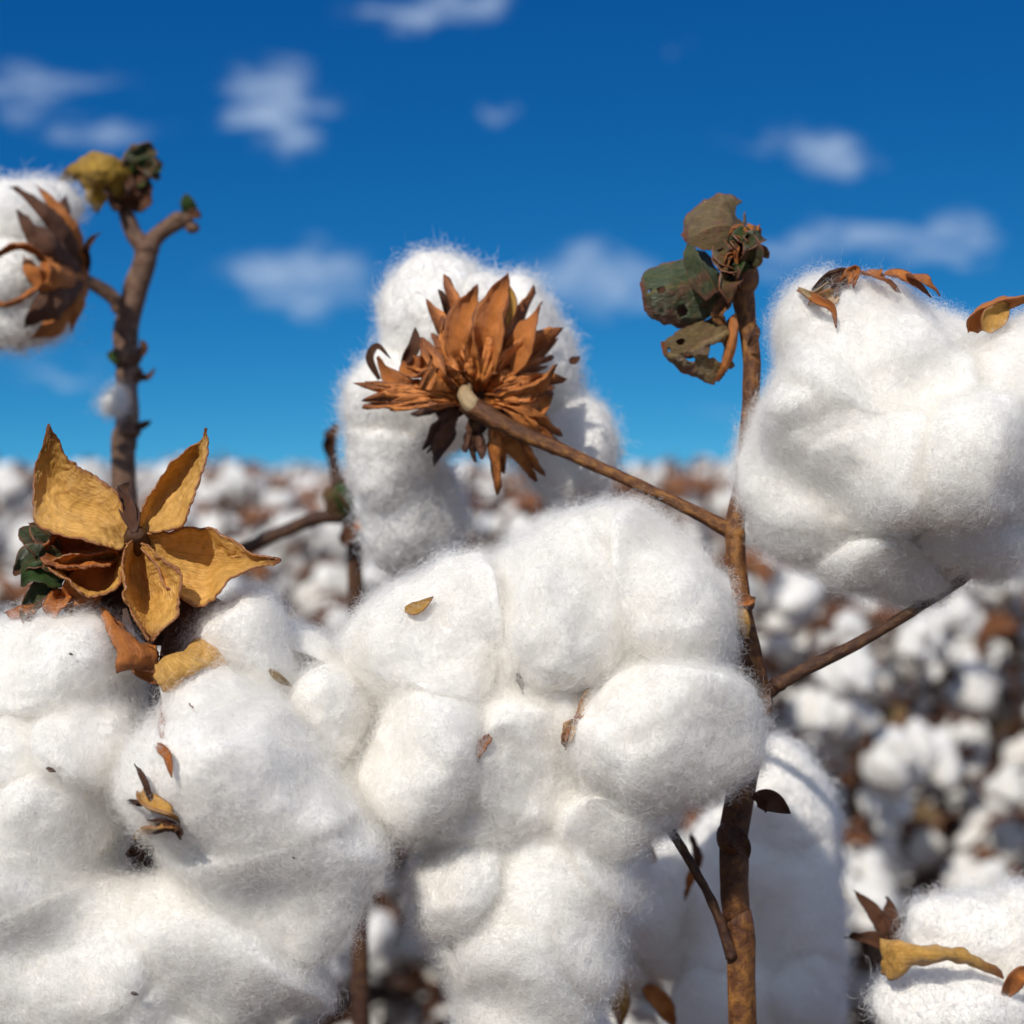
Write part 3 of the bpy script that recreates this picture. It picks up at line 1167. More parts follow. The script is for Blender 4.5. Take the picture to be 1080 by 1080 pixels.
# central boll
boll = empty('boll', P(590, 730, .44), main, label='wide fluffy open boll at the centre, split by creases with orange flecks')
CENTRE = [
    (592, 660, 0, 88, 78, 80, 0), (698, 646, -2, 76, 72, 66, 0), (480, 672, -2, 78, 74, 70, 15), (434, 700, 8, 50, 62, 56, 0),
    (455, 790, -5, 76, 84, 70, 0), (545, 812, -4, 62, 88, 62, 0), (698, 784, -10, 92, 88, 84, -12), (500, 850, -4, 60, 54, 52, 0),
    (595, 725, 10, 140, 124, 90, 0), (742, 700, 8, 28, 42, 44, 0), (640, 850, -2, 80, 46, 54, 0), (438, 850, 0, 44, 42, 44, 0),
    (640, 628, 6, 60, 42, 50, 0), (540, 690, 4, 60, 60, 60, 0)]
lint_boll(boll, .436, CENTRE, per_cm2=2400, seed=21, blend=.0100, amp=1.1)
for pts, w, mat in (([(627, 728, -.7), (617, 743, .1), (611, 758, -.5)], 18, GOLD), ([(615, 748, .2), (611, 756, .8), (605, 764, .1)], 8, BROWN), ([(606, 760, -.6), (599, 773, .2), (597, 790, -.6)], 15, GOLD),
                    ([(602, 765, .1), (597, 776, .8), (598, 784, .1)], 5, BROWN), ([(517, 776, -.5), (508, 786, .2), (504, 804, -.5)], 10, BROWN), ([(546, 710, -.4), (550, 722, .3), (552, 733, -.3)], 6, DARKBRACT)):
    blade('burr_valve', boll, on_lint([(a, b, c + .6) for a, b, c in pts]), w, mat=mat, cup=.4, wrinkle=.0005, wl=.002)
# second boll hanging below it
boll = empty('boll', P(555, 990, .44), main, label='long drooping lint below the central boll, half in its shadow')
lint_boll(boll, .440, [(492, 926, 0, 58, 60, 54, 10), (556, 945, 4, 80, 80, 60, 0), (612, 915, 2, 58, 58, 52, 0), (552, 1025, 0, 56, 80, 58, 0),
                       (510, 985, 4, 44, 56, 46, -15), (574, 980, 2, 56, 66, 50, 10), (560, 1085, 2, 54, 60, 50, 0)], per_cm2=2200, seed=22, amp=1.0, blend=.013)

# right boll
boll = empty('boll', P(950, 450, .45), main, label='big plump boll at right with curled brown bract tips on its top')
lint_boll(boll, .448, [
    (930, 418, 0, 108, 90, 90, 0), (866, 440, 2, 74, 96, 80, 0), (1054, 440, 2, 92, 92, 80, 0), (900, 474, -6, 92, 72, 74, 0), (1016, 474, -8, 86, 60, 72, 0),
    (932, 548, 4, 68, 48, 60, -10), (1000, 530, 0, 56, 42, 52, 10), (1100, 464, 6, 56, 50, 56, 0), (968, 368, 8, 74, 46, 52, 0), (884, 372, 6, 56, 46, 52, 0),
    (960, 450, 14, 140, 110, 80, 0), (868, 512, 6, 46, 40, 48, 30)], per_cm2=2400, seed=23, amp=1.05, blend=.013)
blade('bract', boll, [(900, 292, .452), (878, 302, .446), (858, 312, .440), (842, 303, .441)], 13, mat=TAN, cup=0.4)
blade('bract', boll, on_lint([(842, 306, 3), (862, 317, 5), (877, 325, 3.5), (882, 346, 1.5)]), 9, mat=BROWN, cup=0.5)
for pts, w, mat in (([(862, 326, .452), (868, 306, .446), (884, 292, .443), (900, 290, .446)], 22, DARKBRACT), ([(884, 310, .448), (892, 294, .443), (902, 286, .444), (900, 304, .440)], 12, BROWN), ([(858, 328, .448), (872, 316, .441), (884, 308, .442)], 22, GOLD),
                    ([(868, 322, .446), (878, 308, .441), (886, 296, .443)], 10, DARKBRACT)):
    blade('bract', boll, pts, w, mat=mat, cup=.45, wrinkle=.0005, wl=.003)
for x0, y0, x1, y1, w in ((908, 291, 950, 309, 20), (932, 291, 982, 313, 19), (958, 294, 992, 312, 17)):
    blade('bract', boll, [(x0, y0 - 2, .454), ((x0 + x1) / 2 - 3, (y0 + y1) / 2 - 7, surf((x0 + x1) / 2, (y0 + y1) / 2 + 12, .002)), (x1, y1, surf(x1, y1 + 4, .0012))], w, face=(0, -.6, 1), mat=BROWN, cup=0.3, wrinkle=.0004)
blade('burr_valve', boll, [(1024, 350, .442), (1030, 330, .440), (1048, 317, .438), (1070, 314, .437), (1098, 313, .437)], 34, face=(.2, -.5, -1), mat=BROWN, cup=.35, peak=.28, wrinkle=.0005, wl=.004, n=40, m=14, label='brown claw-like valve tip curling to the right')
blade('burr_valve', boll, [(1040, 350, .437), (1046, 336, .4365), (1056, 326, .437), (1064, 320, .438)], 26, face=(0, -1, -.2), mat=GOLD, cup=.3, wrinkle=.0005, wl=.003, n=30, m=12)

# the boll seen from behind, with its brown bracts
boll = empty('boll', P(500, 415, .50), main, label='boll seen from behind, rusty brown bracts fanned over white lint')
lint_boll(boll, .512, [
    (448, 325, 6, 64, 66, 62, 0), (508, 340, 8, 62, 62, 60, 0), (562, 352, 6, 40, 66, 52, 12), (412, 425, 10, 52, 52, 50, 0), (404, 490, 12, 48, 60, 50, 0),
    (604, 480, 10, 54, 66, 55, -15), (460, 430, 14, 70, 56, 50, 0), (545, 430, 18, 60, 60, 50, 0), (570, 410, 12, 36, 50, 44, 0)],
    per_cm2=420, sub=4, length=0.0045, width=0.00008, seed=24)
lint_boll(boll, .53, [(420, 555, 4, 48, 68, 50, 0), (455, 545, 12, 36, 66, 50, 0)], per_cm2=300, sub=4, length=0.005, width=0.0001, seed=25)
fan_bract('bract', boll, (505, 420, .492), 58, 118, 128, 6, (0, -9, -12, -9, -4), seed=1, label='tall upright bract with long pointed teeth')
fan_bract('bract', boll, (498, 420, .491), 116, 152, 84, 4, (0, -7, -12, -11, -8), seed=2)
fan_bract('bract', boll, (500, 424, .491), 150, 196, 118, 5, (0, -8, -14, -17, -16), seed=3, label='bract spread to the left with curled tips')
fan_bract('bract', boll, (510, 418, .491), 18, 62, 92, 5, (0, -6, -9, -8, -3), seed=4)
fan_bract('bract', boll, (508, 424, .490), -22, 22, 92, 4, (0, -9, -13, -12, -6), seed=5, deep=.3)
fan_bract('bract', boll, (512, 428, .490), -75, -28, 98, 5, (0, -5, -7, -6, -3), seed=6, label='ragged bract hanging below the stalk')
fan_bract('bract', boll, (500, 428, .490), -112, -74, 66, 3, (0, -4, -5, -4, -2), seed=7, mat=DARKBRACT)
fan_bract('bract', boll, (496, 424, .492), 186, 236, 74, 4, (0, -3, -3, 0, 2), seed=8, mat=DARKBRACT)
fan_bract('bract', boll, (506, 420, .496), 40, 112, 118, 5, (0, -4, -4, -2, 2), seed=9)
for pts, w in (([(506, 412, .490), (512, 370, .482), (520, 330, .480), (536, 288, .486)], 36), ([(502, 410, .490), (490, 370, .481), (488, 335, .481), (504, 300, .487)], 34),
               ([(512, 412, .490), (545, 375, .482), (560, 345, .482), (572, 318, .488)], 32), ([(496, 414, .490), (466, 392, .482), (440, 392, .481), (432, 372, .486)], 34),
               ([(514, 420, .489), (545, 415, .480), (568, 404, .480), (588, 384, .484)], 28), ([(514, 424, .489), (545, 430, .481), (566, 428, .481), (584, 414, .485)], 26),
               ([(520, 436, .488), (548, 452, .484), (570, 462, .484), (592, 480, .487)], 22), ([(490, 420, .490), (450, 420, .481), (420, 408, .479), (398, 376, .482)], 24),
               ([(516, 436, .488), (536, 460, .485), (548, 480, .485), (566, 508, .488)], 20)):
    blade('bract', boll, pts, w, face=(random.uniform(-.5, .5), -.6, random.uniform(-.6, .6)), mat=BROWN, cup=random.uniform(.2, .55), peak=random.uniform(.3, .5), wrinkle=0.0009, wl=.005, seed=w + pts[3][0], twist=random.uniform(-.9, .9), n=36, m=12)
for pts, w in (([(400, 400, .486), (390, 378, .484), (398, 365, .484), (412, 378, .482)], 8), ([(476, 345, .488), (468, 315, .482), (462, 305, .484)], 7),
               ([(425, 385, .484), (437, 365, .480), (438, 345, .484)], 13), ([(600, 380, .49), (606, 380, .49), (612, 376, .49)], 8)):
    blade('bract', boll, pts, w, mat=DARKBRACT)
blade('burr_valve', boll, [(534, 345, .4815), (541, 320, .481), (537, 300, .482)], 9, mat=GOLD)
tube('receptacle', boll, [(514, 425, .502), (505, 422, .494), (499, 420, .4895)], [26, 22, 12], mat=STEMDARK, n=16)
tube('peduncle', boll, [(506, 434, .480), (497, 426, .4785), (491, 416, .480), (493, 408, .484)], [8, 9.5, 8.5, 6], mat=TAN, label='pale stub where the branch meets the bracts', n=24)

# withered leaves and bud at the tip
sheet('leaf', main, .470, [(786, 236, 3), (782, 212, 3), (766, 204, 3), (742, 212, 4), (722, 232, 4), (719, 248, 2)],
      [(780, 250, -1), (772, 240, -4), (758, 238, -6), (744, 243, -6), (731, 250, -4), (721, 252, -1)],
      [(776, 256, 1), (768, 258, -3), (758, 262, -6), (744, 264, -7), (732, 260, -5), (722, 254, -1)], OLIVE, wrinkle=0.0006, wl=.006, holes=[(.14, .10, .09)], crease=True, n=70, m=50, thick=.0003, fold=.7, label='curled olive brown leaf at the very top of the stem')
sheet('leaf', main, .466, [(764, 306, 4), (744, 264, 3), (716, 274, 3), (684, 286, 2), (675, 300, 1)],
      [(760, 312, -1), (738, 300, -3), (712, 302, -4), (690, 308, -4), (678, 314, -1)],
      [(752, 324, 3), (738, 340, 3), (718, 347, 3), (694, 337, 2), (680, 326, 1)], GREEN, wrinkle=0.0006, wl=.007, holes=[(.66, .50, .045), (.46, .80, .06), (.80, .45, .04)], crease=True, n=90, m=66, thick=.0003, fold=.8, label='dark green leaf with small holes')
sheet('leaf', main, .460, [(724, 258, 0), (722, 275, -1), (728, 300, -1), (745, 318, 0)], [(732, 260, -1), (740, 278, -3), (750, 296, -2), (756, 308, -1)],
      [(745, 290, 4), (754, 298, 4), (760, 302, 3), (765, 308, 3)], GREEN, wrinkle=0.0004, n=40, m=24, thick=.0003, fold=.8)
sheet('leaf', main, .466, [(764, 334, 4), (740, 340, 2), (712, 352, 1), (697, 362, 0)], [(768, 350, -2), (744, 362, -4), (718, 373, -4), (700, 374, -1)],
      [(774, 362, 3), (770, 388, 3), (752, 402, 3), (722, 392, 2)], OLIVE, wrinkle=0.0008, wl=.005, holes=[(.84, .38, .05), (.62, .28, .06), (.62, .60, .06), (.30, .72, .13)], crease=True, n=90, m=66, thick=.0003, fold=.8, label='lowest brown withered leaf, eaten through with holes')
sheet('leaf', main, .474, [(764, 306, -2), (742, 270, 0), (716, 282, 2), (692, 296, 2), (684, 306, 0)], [(760, 314, 2), (738, 304, 5), (712, 306, 5), (694, 312, 4), (686, 316, 2)],
      [(752, 322, 0), (738, 332, 0), (718, 339, 2), (700, 330, 2), (688, 322, 0)], DARKBRACT, wrinkle=0.0006, n=40, m=24, thick=.0004, label='dark curled underside behind the holed green leaf')
sheet('leaf', main, .473, [(764, 338, 0), (742, 346, 0), (718, 356, 0), (704, 364, 0)], [(760, 346, 3), (742, 358, 5), (722, 366, 4), (706, 368, 2)],
      [(752, 358, 0), (742, 374, 0), (728, 378, 0), (710, 374, 0)], DARKBRACT, wrinkle=0.0006, n=40, m=24, thick=.0004)
sheet('leaf', main, .468, [(776, 330, 0), (778, 350, -2), (772, 380, -2), (758, 402, 0)], [(771, 334, -3), (772, 356, -5), (766, 380, -4), (757, 402, 0)], [(768, 338, 0), (766, 356, 0), (762, 380, 0), (752, 402, 0)], BROWN, wrinkle=0.0003, thick=.0004)
for k, (pts, w, mat) in enumerate((([(782, 272, .468), (778, 258, .463), (784, 246, .462), (796, 248, .464)], 15, BRIGHTGREEN), ([(784, 270, .467), (796, 256, .462), (806, 252, .463)], 24, GREEN),
                   ([(786, 274, .467), (800, 264, .463), (811, 272, .464)], 16, OLIVE), ([(780, 282, .467), (764, 270, .464), (756, 250, .466)], 24, OLIVE), ([(778, 285, .467), (764, 284, .462), (752, 270, .464)], 22, OLIVE),
                   ([(788, 280, .466), (794, 262, .460), (788, 250, .462)], 22, GREEN), ([(776, 290, .466), (766, 300, .461), (768, 320, .462)], 22, OLIVE), ([(770, 312, .467), (758, 330, .464), (764, 345, .466)], 14, STEM))):
    blade('bud_scale', main, pts, w, face=(random.uniform(-.6, .6), -1, random.uniform(-.4, .6)), mat=mat, cup=.5, wrinkle=0.0006, wl=.003, seed=k + 3)
rq = random.Random(4)
for k in range(16):
    a = rq.uniform(0, 6.28)
    bx, by = 784 + rq.uniform(-14, 12), 270 + rq.uniform(-22, 26)
    l_ = rq.uniform(10, 22)
    blade('bud_scale', main, [(bx, by, .466), (bx + math.cos(a) * l_ * .5, by - abs(math.sin(a)) * l_ * .5, .462 + rq.uniform(-.002, .003)), (bx + math.cos(a) * l_, by - math.sin(a) * l_, .464)], rq.uniform(7, 15),
          face=(rq.uniform(-1, 1), -1, rq.uniform(-1, 1)), mat=rq.choice([OLIVE, OLIVE, GREEN, BRIGHTGREEN, BROWN, DARKBRACT]), cup=.5, wrinkle=.0007, wl=.003, seed=k + 30, n=18, m=8)
# small scars and scales along the stem
blade('stem_scale', main, [(776, 640, .450), (783, 655, .446), (788, 676, .448)], 17, mat=GOLD, cup=.2, label='pale tan scale below the node')
blade('stem_scale', main, [(774, 636, .450), (790, 634, .446), (797, 630, .449)], 9, mat=BROWN)
blade('stem_scale', main, [(790, 365, .465), (797, 352, .463), (798, 342, .465)], 9, mat=DARKBRACT)
blade('stem_scale', main, [(770, 740, .448), (785, 736, .444), (800, 728, .446)], 22, mat=DARKBRACT)
blade('stem_scale', main, [(798, 846, .452), (812, 844, .448), (834, 858, .450)], 24, mat=DARKBRACT, label='small dark red scale pointing off the lower stem')
blade('stem_scale', main, [(772, 872, .446), (782, 890, .443), (790, 905, .448)], 18, mat=STEMDARK)

frag = blade('bract_fragment', None, on_lint([(427, 643, 1), (441, 641, 1.8), (457, 629, 1.2)]), 14, face=(0, -1, .4), mat=GOLD, cup=.15, wrinkle=.0004)
tag(frag, 'tiny tan scrap of dry bract stuck on upper left of the central boll', 'bract scrap')

# ================================================================== plant at lower left with the empty golden burr
left = empty('cotton_plant', ground_under(150, 1080, .47), label='cotton plant with a golden star-shaped empty burr above two huge fluffy bolls at lower left', cat='cotton plant')
stem_world('stem', left, [(150, 600, .452), (152, 680, .462), (160, 760, .474), (150, 900, .485), (150, 1080, .49)], [9, 10, 11, 13, 15], 0.006, STEMDARK)
bo = empty('boll', P(70, 850, .43), left, label='broad fluffy boll filling the lower left corner, its upper lobes shaded grey')
lint_boll(bo, .428, [(44, 716, 0, 84, 72, 70, 0), (100, 780, -4, 66, 74, 66, -15), (20, 800, 0, 86, 90, 80, 0), (66, 866, -6, 76, 80, 70, 0), (15, 930, -4, 84, 100, 80, 0),
                     (70, 1015, -8, 100, 104, 86, 0), (150, 1070, -4, 90, 90, 80, 0), (40, 860, 14, 110, 170, 90, 0), (150, 980, 6, 60, 62, 50, -35)], per_cm2=2200, seed=31, amp=.95, blend=.010)
bo2 = empty('boll', P(290, 850, .43), left, label='tall fluffy boll leaning right beside the corner boll, smooth and bright')
lint_boll(bo2, .428, [(230, 762, -8, 58, 66, 60, 20), (268, 835, -12, 84, 96, 74, 25), (250, 716, 2, 46, 50, 46, 25), (342, 780, 0, 46, 58, 48, 0), (362, 860, 4, 46, 78, 54, 10),
                      (296, 905, -10, 80, 88, 72, 25), (222, 970, -4, 62, 74, 60, -25), (222, 1005, -6, 78, 84, 74, 10), (300, 840, 12, 80, 115, 70, 15), (180, 1085, -4, 84, 70, 74, 0),
                      (306, 732, 10, 32, 36, 34, 20)], per_cm2=2200, seed=32, amp=1.1, blend=.012)
# bract tips in the crease between the two bolls
blade('burr_valve', bo, on_lint([(148, 836, 1.0), (158, 852, 4), (176, 860, 5), (190, 868, 2.5)]), 22, face=(0, -.3, 1), mat=GOLD, cup=.5, n=30)
blade('burr_valve', bo, on_lint([(142, 886, 1.5), (160, 877, 4.5), (178, 873, 5), (192, 878, 2)]), 17, face=(0, -.4, 1), mat=GOLD, cup=.4)
for pts, w, mat in (([(160, 846, 2), (152, 822, 4), (142, 806, 4)], 6, DARKBRACT), ([(150, 850, 2), (140, 845, 4), (126, 848, 4)], 5, DARKBRACT), ([(166, 786, 0), (177, 796, 2), (181, 820, 3)], 11, BROWN),
                    ([(134, 902, 1), (150, 892, 4), (166, 886, 4)], 11, DARKBRACT), ([(172, 712, 1.5), (188, 722, 4), (203, 746, 4)], 12, BROWN), ([(171, 778, -.6), (172, 758, .6), (169, 734, -.6)], 8, BROWN),
                    ([(178, 872, 2), (188, 874, 5), (190, 886, 4)], 9, DARKBRACT), ([(146, 868, 1.2), (168, 869, 2.2), (190, 871, 1.5)], 17, DARKBRACT), ([(150, 900, 1), (158, 894, 3), (162, 900, 2)], 7, DARKBRACT)):
    blade('bract', bo, on_lint(pts), w, mat=mat, cup=.4, wrinkle=.0003, wl=.003)
blade('bract', bo2, on_lint([(284, 706, .8), (296, 716, 1.6), (308, 724, .8)]), 8, mat=TAN, cup=.3)
for (x, y, s_) in ((54, 812, 5), (142, 1048, 4), (75, 690, 2.2), (310, 905, 2)):
    blade('fleck', bo if x < 200 else bo2, on_lint([(x - s_, y - s_ * .3, 1), (x, y, 1.4), (x + s_, y + s_ * .4, 1)]), s_ * .9, mat=DARKBRACT, n=8, m=5)

burr = empty('empty_burr', P(142, 562, .43), left, label='dry empty burr, five shiny golden valves spread like a star')
D = .425
sheet('burr_valve', burr, D, [(136, 556, 4), (124, 520, 5), (100, 500, 5), (76, 487, 4), (64, 468, 2), (54, 449, -2)],
      [(132, 568, 5), (104, 546, 5), (70, 536, 6), (52, 515, 7), (50, 482, 4), (53, 448, -1)],
      [(130, 578, -4), (104, 574, -9), (62, 563, -6), (36, 545, 0), (36, 500, 3), (52, 447, 0)], GOLD, wrinkle=.0006, wl=.007, n=110, m=60, thick=.00045, veins=.00022, crease=True, seed=2)
sheet('burr_valve', burr, D, [(146, 556, 4), (152, 536, 4), (166, 512, 4), (190, 482, 2), (211, 466, 0), (216, 453, -1)],
      [(152, 560, 6), (168, 536, 8), (186, 512, 8), (204, 486, 5), (213, 470, 0), (217, 452, -2)],
      [(160, 560, 0), (190, 556, -5), (203, 530, -6), (212, 500, -5), (218, 474, -3), (218, 453, -1)], GOLD, wrinkle=.0006, wl=.007, n=110, m=60, thick=.00045, veins=.00022, crease=True, seed=5)
sheet('burr_valve', burr, D, [(150, 566, 2), (176, 562, 1), (212, 557, 0), (240, 568, -3), (268, 585, -5), (296, 590, -6)],
      [(150, 572, 4), (180, 590, 5), (214, 596, 6), (240, 594, 2), (268, 592, -3), (296, 591, -6)],
      [(152, 576, -2), (180, 622, -6), (215, 636, -8), (240, 612, -10), (268, 600, -8), (295, 592, -6)], GOLD, wrinkle=.0006, wl=.007, n=110, m=60, thick=.00045, veins=.00022, crease=True, seed=8)
sheet('burr_valve', burr, D - .003, [(140, 570, 2), (126, 600, -6), (132, 630, -10), (146, 656, -12), (157, 675, -12)],
      [(144, 572, 6), (146, 604, 9), (152, 632, 7), (157, 656, -4), (159, 676, -11)],
      [(150, 572, 2), (178, 590, -6), (193, 618, -10), (184, 652, -12), (162, 676, -12)], GOLD, wrinkle=.0006, wl=.007, n=110, m=60, thick=.00045, veins=.00022, crease=True, seed=11)
sheet('burr_valve', burr, D, [(136, 570, 2), (110, 580, -2), (80, 584, -4), (50, 592, -6), (45, 596, -6)],
      [(134, 576, 6), (110, 604, 12), (84, 612, 10), (62, 604, 2), (46, 597, -6)],
      [(132, 586, -2), (124, 618, -8), (94, 630, -10), (66, 610, -10), (47, 598, -6)], GOLD, wrinkle=.0006, wl=.007, n=110, m=60, thick=.00045, veins=.00022, crease=True, seed=14)
sheet('burr_valve', burr, D, [(126, 580, -2), (100, 556, 2), (70, 558, 4), (44, 574, 2)], [(122, 590, 4), (98, 578, 12), (74, 580, 12), (48, 584, 4)],
      [(116, 596, -6), (90, 600, -8), (66, 598, -8), (42, 590, -6)], BROWN, wrinkle=.0008, n=40, m=24, thick=.0006, seed=15)
tube('receptacle', burr, [(143, 563, .4245), (145, 570, .430), (149, 600, .448), (152, 640, .456)], [8, 15, 18, 11], mat=STEMDARK, n=24)
blade('bract', burr, [(142, 562, .424), (140, 540, .43), (124, 512, .434)], 16, mat=DARKBRACT)
blade('bract', burr, [(142, 560, .426), (136, 538, .43), (130, 518, .436), (136, 508, .436)], 18, mat=DARKBRACT)
for pts, w, mat in (([(130, 600, .432), (92, 618, .428), (60, 640, .430)], 44, BROWN), ([(180, 600, .434), (205, 640, .430), (237, 636, .430)], 44, DARKBRACT), ([(150, 600, .44), (170, 660, .436), (200, 664, .432)], 50, DARKBRACT),
                    ([(110, 600, .436), (86, 640, .432), (60, 632, .430)], 30, BROWN), ([(190, 660, .43), (215, 668, .426), (243, 665, .428)], 8, DARKBRACT), ([(180, 620, .438), (205, 650, .434), (228, 660, .432)], 36, DARKBRACT),
                    ([(140, 610, .44), (112, 636, .437), (128, 664, .434)], 50, DARKBRACT)):
    blade('bract', burr, pts, w, mat=mat, face=(0, -1, .3), wrinkle=.0007, seed=w)
# lower burr the lint has fallen from
lower = empty('empty_burr', P(170, 690, .43), left, label='smaller half hidden burr resting on the lint, golden rim and dark hollow')
sheet('burr_valve', lower, .420, [(106, 640, 2), (112, 660, -2), (124, 686, -4), (124, 710, -4)], [(112, 644, 0), (124, 664, -4), (138, 686, -6), (140, 706, -4)],
      [(114, 648, 6), (140, 672, 4), (164, 690, 2), (166, 712, 0)], BROWN, wrinkle=.0005, thick=.0008, seed=4, label='brown valve seen from outside with pale edge')
sheet('burr_valve', lower, .420, [(164, 702, -4), (164, 718, -6), (176, 728, -6), (192, 722, -4)], [(178, 692, -8), (190, 704, -10), (202, 708, -9), (214, 704, -6)],
      [(196, 690, -4), (214, 672, 0), (236, 688, 0), (241, 718, 0)], GOLD, wrinkle=.0005, thick=.0008, n=44, m=26, seed=6)
sheet('burr_valve', lower, .424, [(170, 690, 0), (176, 672, 0), (196, 664, 0), (216, 672, 0)], [(176, 688, 8), (186, 682, 12), (200, 680, 12), (214, 684, 6)],
      [(172, 694, -2), (186, 696, -2), (206, 692, -2), (216, 684, -1)], DARKBRACT, wrinkle=.0004, thick=.0008)
blade('bract', lower, [(215, 668, .424), (228, 668, .420), (243, 665, .420)], 4, mat=DARKBRACT)
blade('bract', lower, [(160, 680, .428), (150, 700, .424), (164, 722, .420)], 26, mat=BROWN, face=(0, -1, 0))
blade('bract', lower, [(176, 650, .43), (190, 668, .426), (168, 700, .424)], 34, mat=DARKBRACT, face=(0, -1, 0))
# green withered bracts at the left
for k, (pts, w, mat) in enumerate((([(60, 600, .434), (34, 570, .430), (22, 556, .432)], 26, GREEN), ([(70, 600, .432), (36, 590, .428), (14, 606, .428)], 30, GREEN), ([(66, 616, .430), (40, 606, .426), (22, 618, .428)], 26, BRIGHTGREEN),
                    ([(62, 622, .430), (38, 630, .427), (30, 655, .428)], 24, GREEN), ([(40, 640, .428), (20, 648, .426), (4, 646, .428)], 14, BROWN), ([(70, 625, .430), (58, 640, .425), (52, 652, .427)], 22, BROWN),
                    ([(60, 590, .434), (44, 565, .431), (30, 552, .432)], 24, OLIVE), ([(30, 640, .43), (26, 652, .424), (34, 660, .424)], 10, OLIVE))):
    blade('withered_bract', left, pts, w, face=(.3, -1, .5), mat=mat, cup=.4, wrinkle=.0009, wl=.004, seed=k + 40)

# ================================================================== plant behind at upper left
back = empty('cotton_plant', ground_under(133, 560, .60), label='cotton plant with a bare forked tip and yellow leaf standing against the sky, upper left', cat='cotton plant')
stem_world('stem', back, [(128, 212, .60), (140, 245, .60), (153, 268, .60), (142, 310, .60), (133, 350, .60), (134, 400, .60), (133, 470, .60), (131, 540, .60)],
           [8, 9, 12, 13.5, 13, 12, 12, 13], 0.006, STEMGREY,
           knobs=[(155, 263, .60, 14, 13, 0), (126, 322, .60, 11, 12, 0), (133, 375, .597, 17, 13, 0), (136, 395, .597, 14, 12, 0), (137, 455, .598, 13, 10, 0)])
tube('branch', back, [(155, 262, .60), (168, 246, .60), (184, 236, .60), (200, 228, .60)], [10, 9, 9, 8], mat=STEMGREY, n=26, knobs=[(203, 240, .6, 8, 7, 0), (188, 232, .6, 11, 8, 0)])
tube('branch', back, [(128, 322, .60), (112, 308, .598), (92, 296, .595), (66, 282, .59)], [8, 8, 7, 9], mat=STEMGREY, n=26)
blade('leaf', back, [(204, 228, .60), (198, 214, .597), (196, 204, .597)], 16, mat=BRIGHTGREEN)
blade('bud_scale', back, [(196, 228, .60), (206, 226, .597), (212, 230, .597)], 12, mat=DARKBRACT)
sheet('leaf', back, .596, [(128, 214, 2), (138, 180, 0), (110, 162, -3), (76, 170, -3), (66, 186, 0)], [(118, 206, -4), (118, 186, -10), (104, 178, -12), (86, 180, -8), (70, 188, -2)],
      [(104, 222, 2), (96, 216, 0), (92, 205, -2), (84, 190, 0), (72, 190, 0)], YELLOW, wrinkle=.0014, wl=.008, n=60, m=40, thick=.0004, crease=True, fold=.5, label='curled yellow and brown leaf on the fork')
for k, (pts, w, mat) in enumerate((([(140, 200, .60), (146, 172, .594), (140, 152, .596)], 34, GREEN), ([(142, 196, .598), (158, 178, .592), (172, 172, .594)], 26, BRIGHTGREEN), ([(140, 180, .598), (156, 162, .593), (164, 158, .594)], 24, GREEN),
                    ([(134, 220, .598), (126, 200, .594), (120, 180, .596)], 36, DARKBRACT), ([(142, 222, .598), (146, 200, .594), (138, 182, .596)], 30, DARKBRACT), ([(150, 178, .598), (160, 180, .59), (168, 188, .594)], 20, GREEN), ([(80, 182, .596), (70, 186, .594), (62, 192, .594)], 9, DARKBRACT))):
    blade('leaf', back, pts, w, face=(.2, -1, .3), mat=mat, cup=.4, wrinkle=.0012, seed=60 + k)
for pts, w, mat in (([(128, 378, .594), (120, 376, .592), (113, 372, .593)], 12, BRIGHTGREEN), ([(142, 394, .594), (155, 398, .592), (164, 388, .593)], 7, DARKBRACT), ([(142, 452, .594), (152, 448, .592), (160, 444, .593)], 8, DARKBRACT), ([(148, 376, .594), (152, 366, .592), (148, 358, .593)], 9, DARKBRACT)):
    blade('bud_scale', back, pts, w, mat=mat)
fl = empty('boll', P(120, 423, .59), back, label='tiny tuft of lint caught on the stem')
lint_boll(fl, .588, [(119, 425, 0, 11, 15, 10, 20), (125, 416, 2, 9, 11, 8, 0)], per_cm2=3000, sub=3, seed=47, amp=.25, length=.005, width=.00005, blend=.002)
bl = empty('boll', P(15, 290, .58), back, label='blurred boll at the left edge clasped by dark brown bracts')
lint_boll(bl, .58, [(8, 232, 2, 54, 46, 50, 0), (-20, 290, 0, 60, 60, 56, 0), (12, 284, -8, 30, 30, 30, 0), (14, 340, 2, 48, 40, 46, 0), (62, 218, 10, 30, 26, 30, 0), (20, 285, 12, 56, 70, 46, 0)], per_cm2=250, sub=4, length=.005, width=.00012, seed=41)
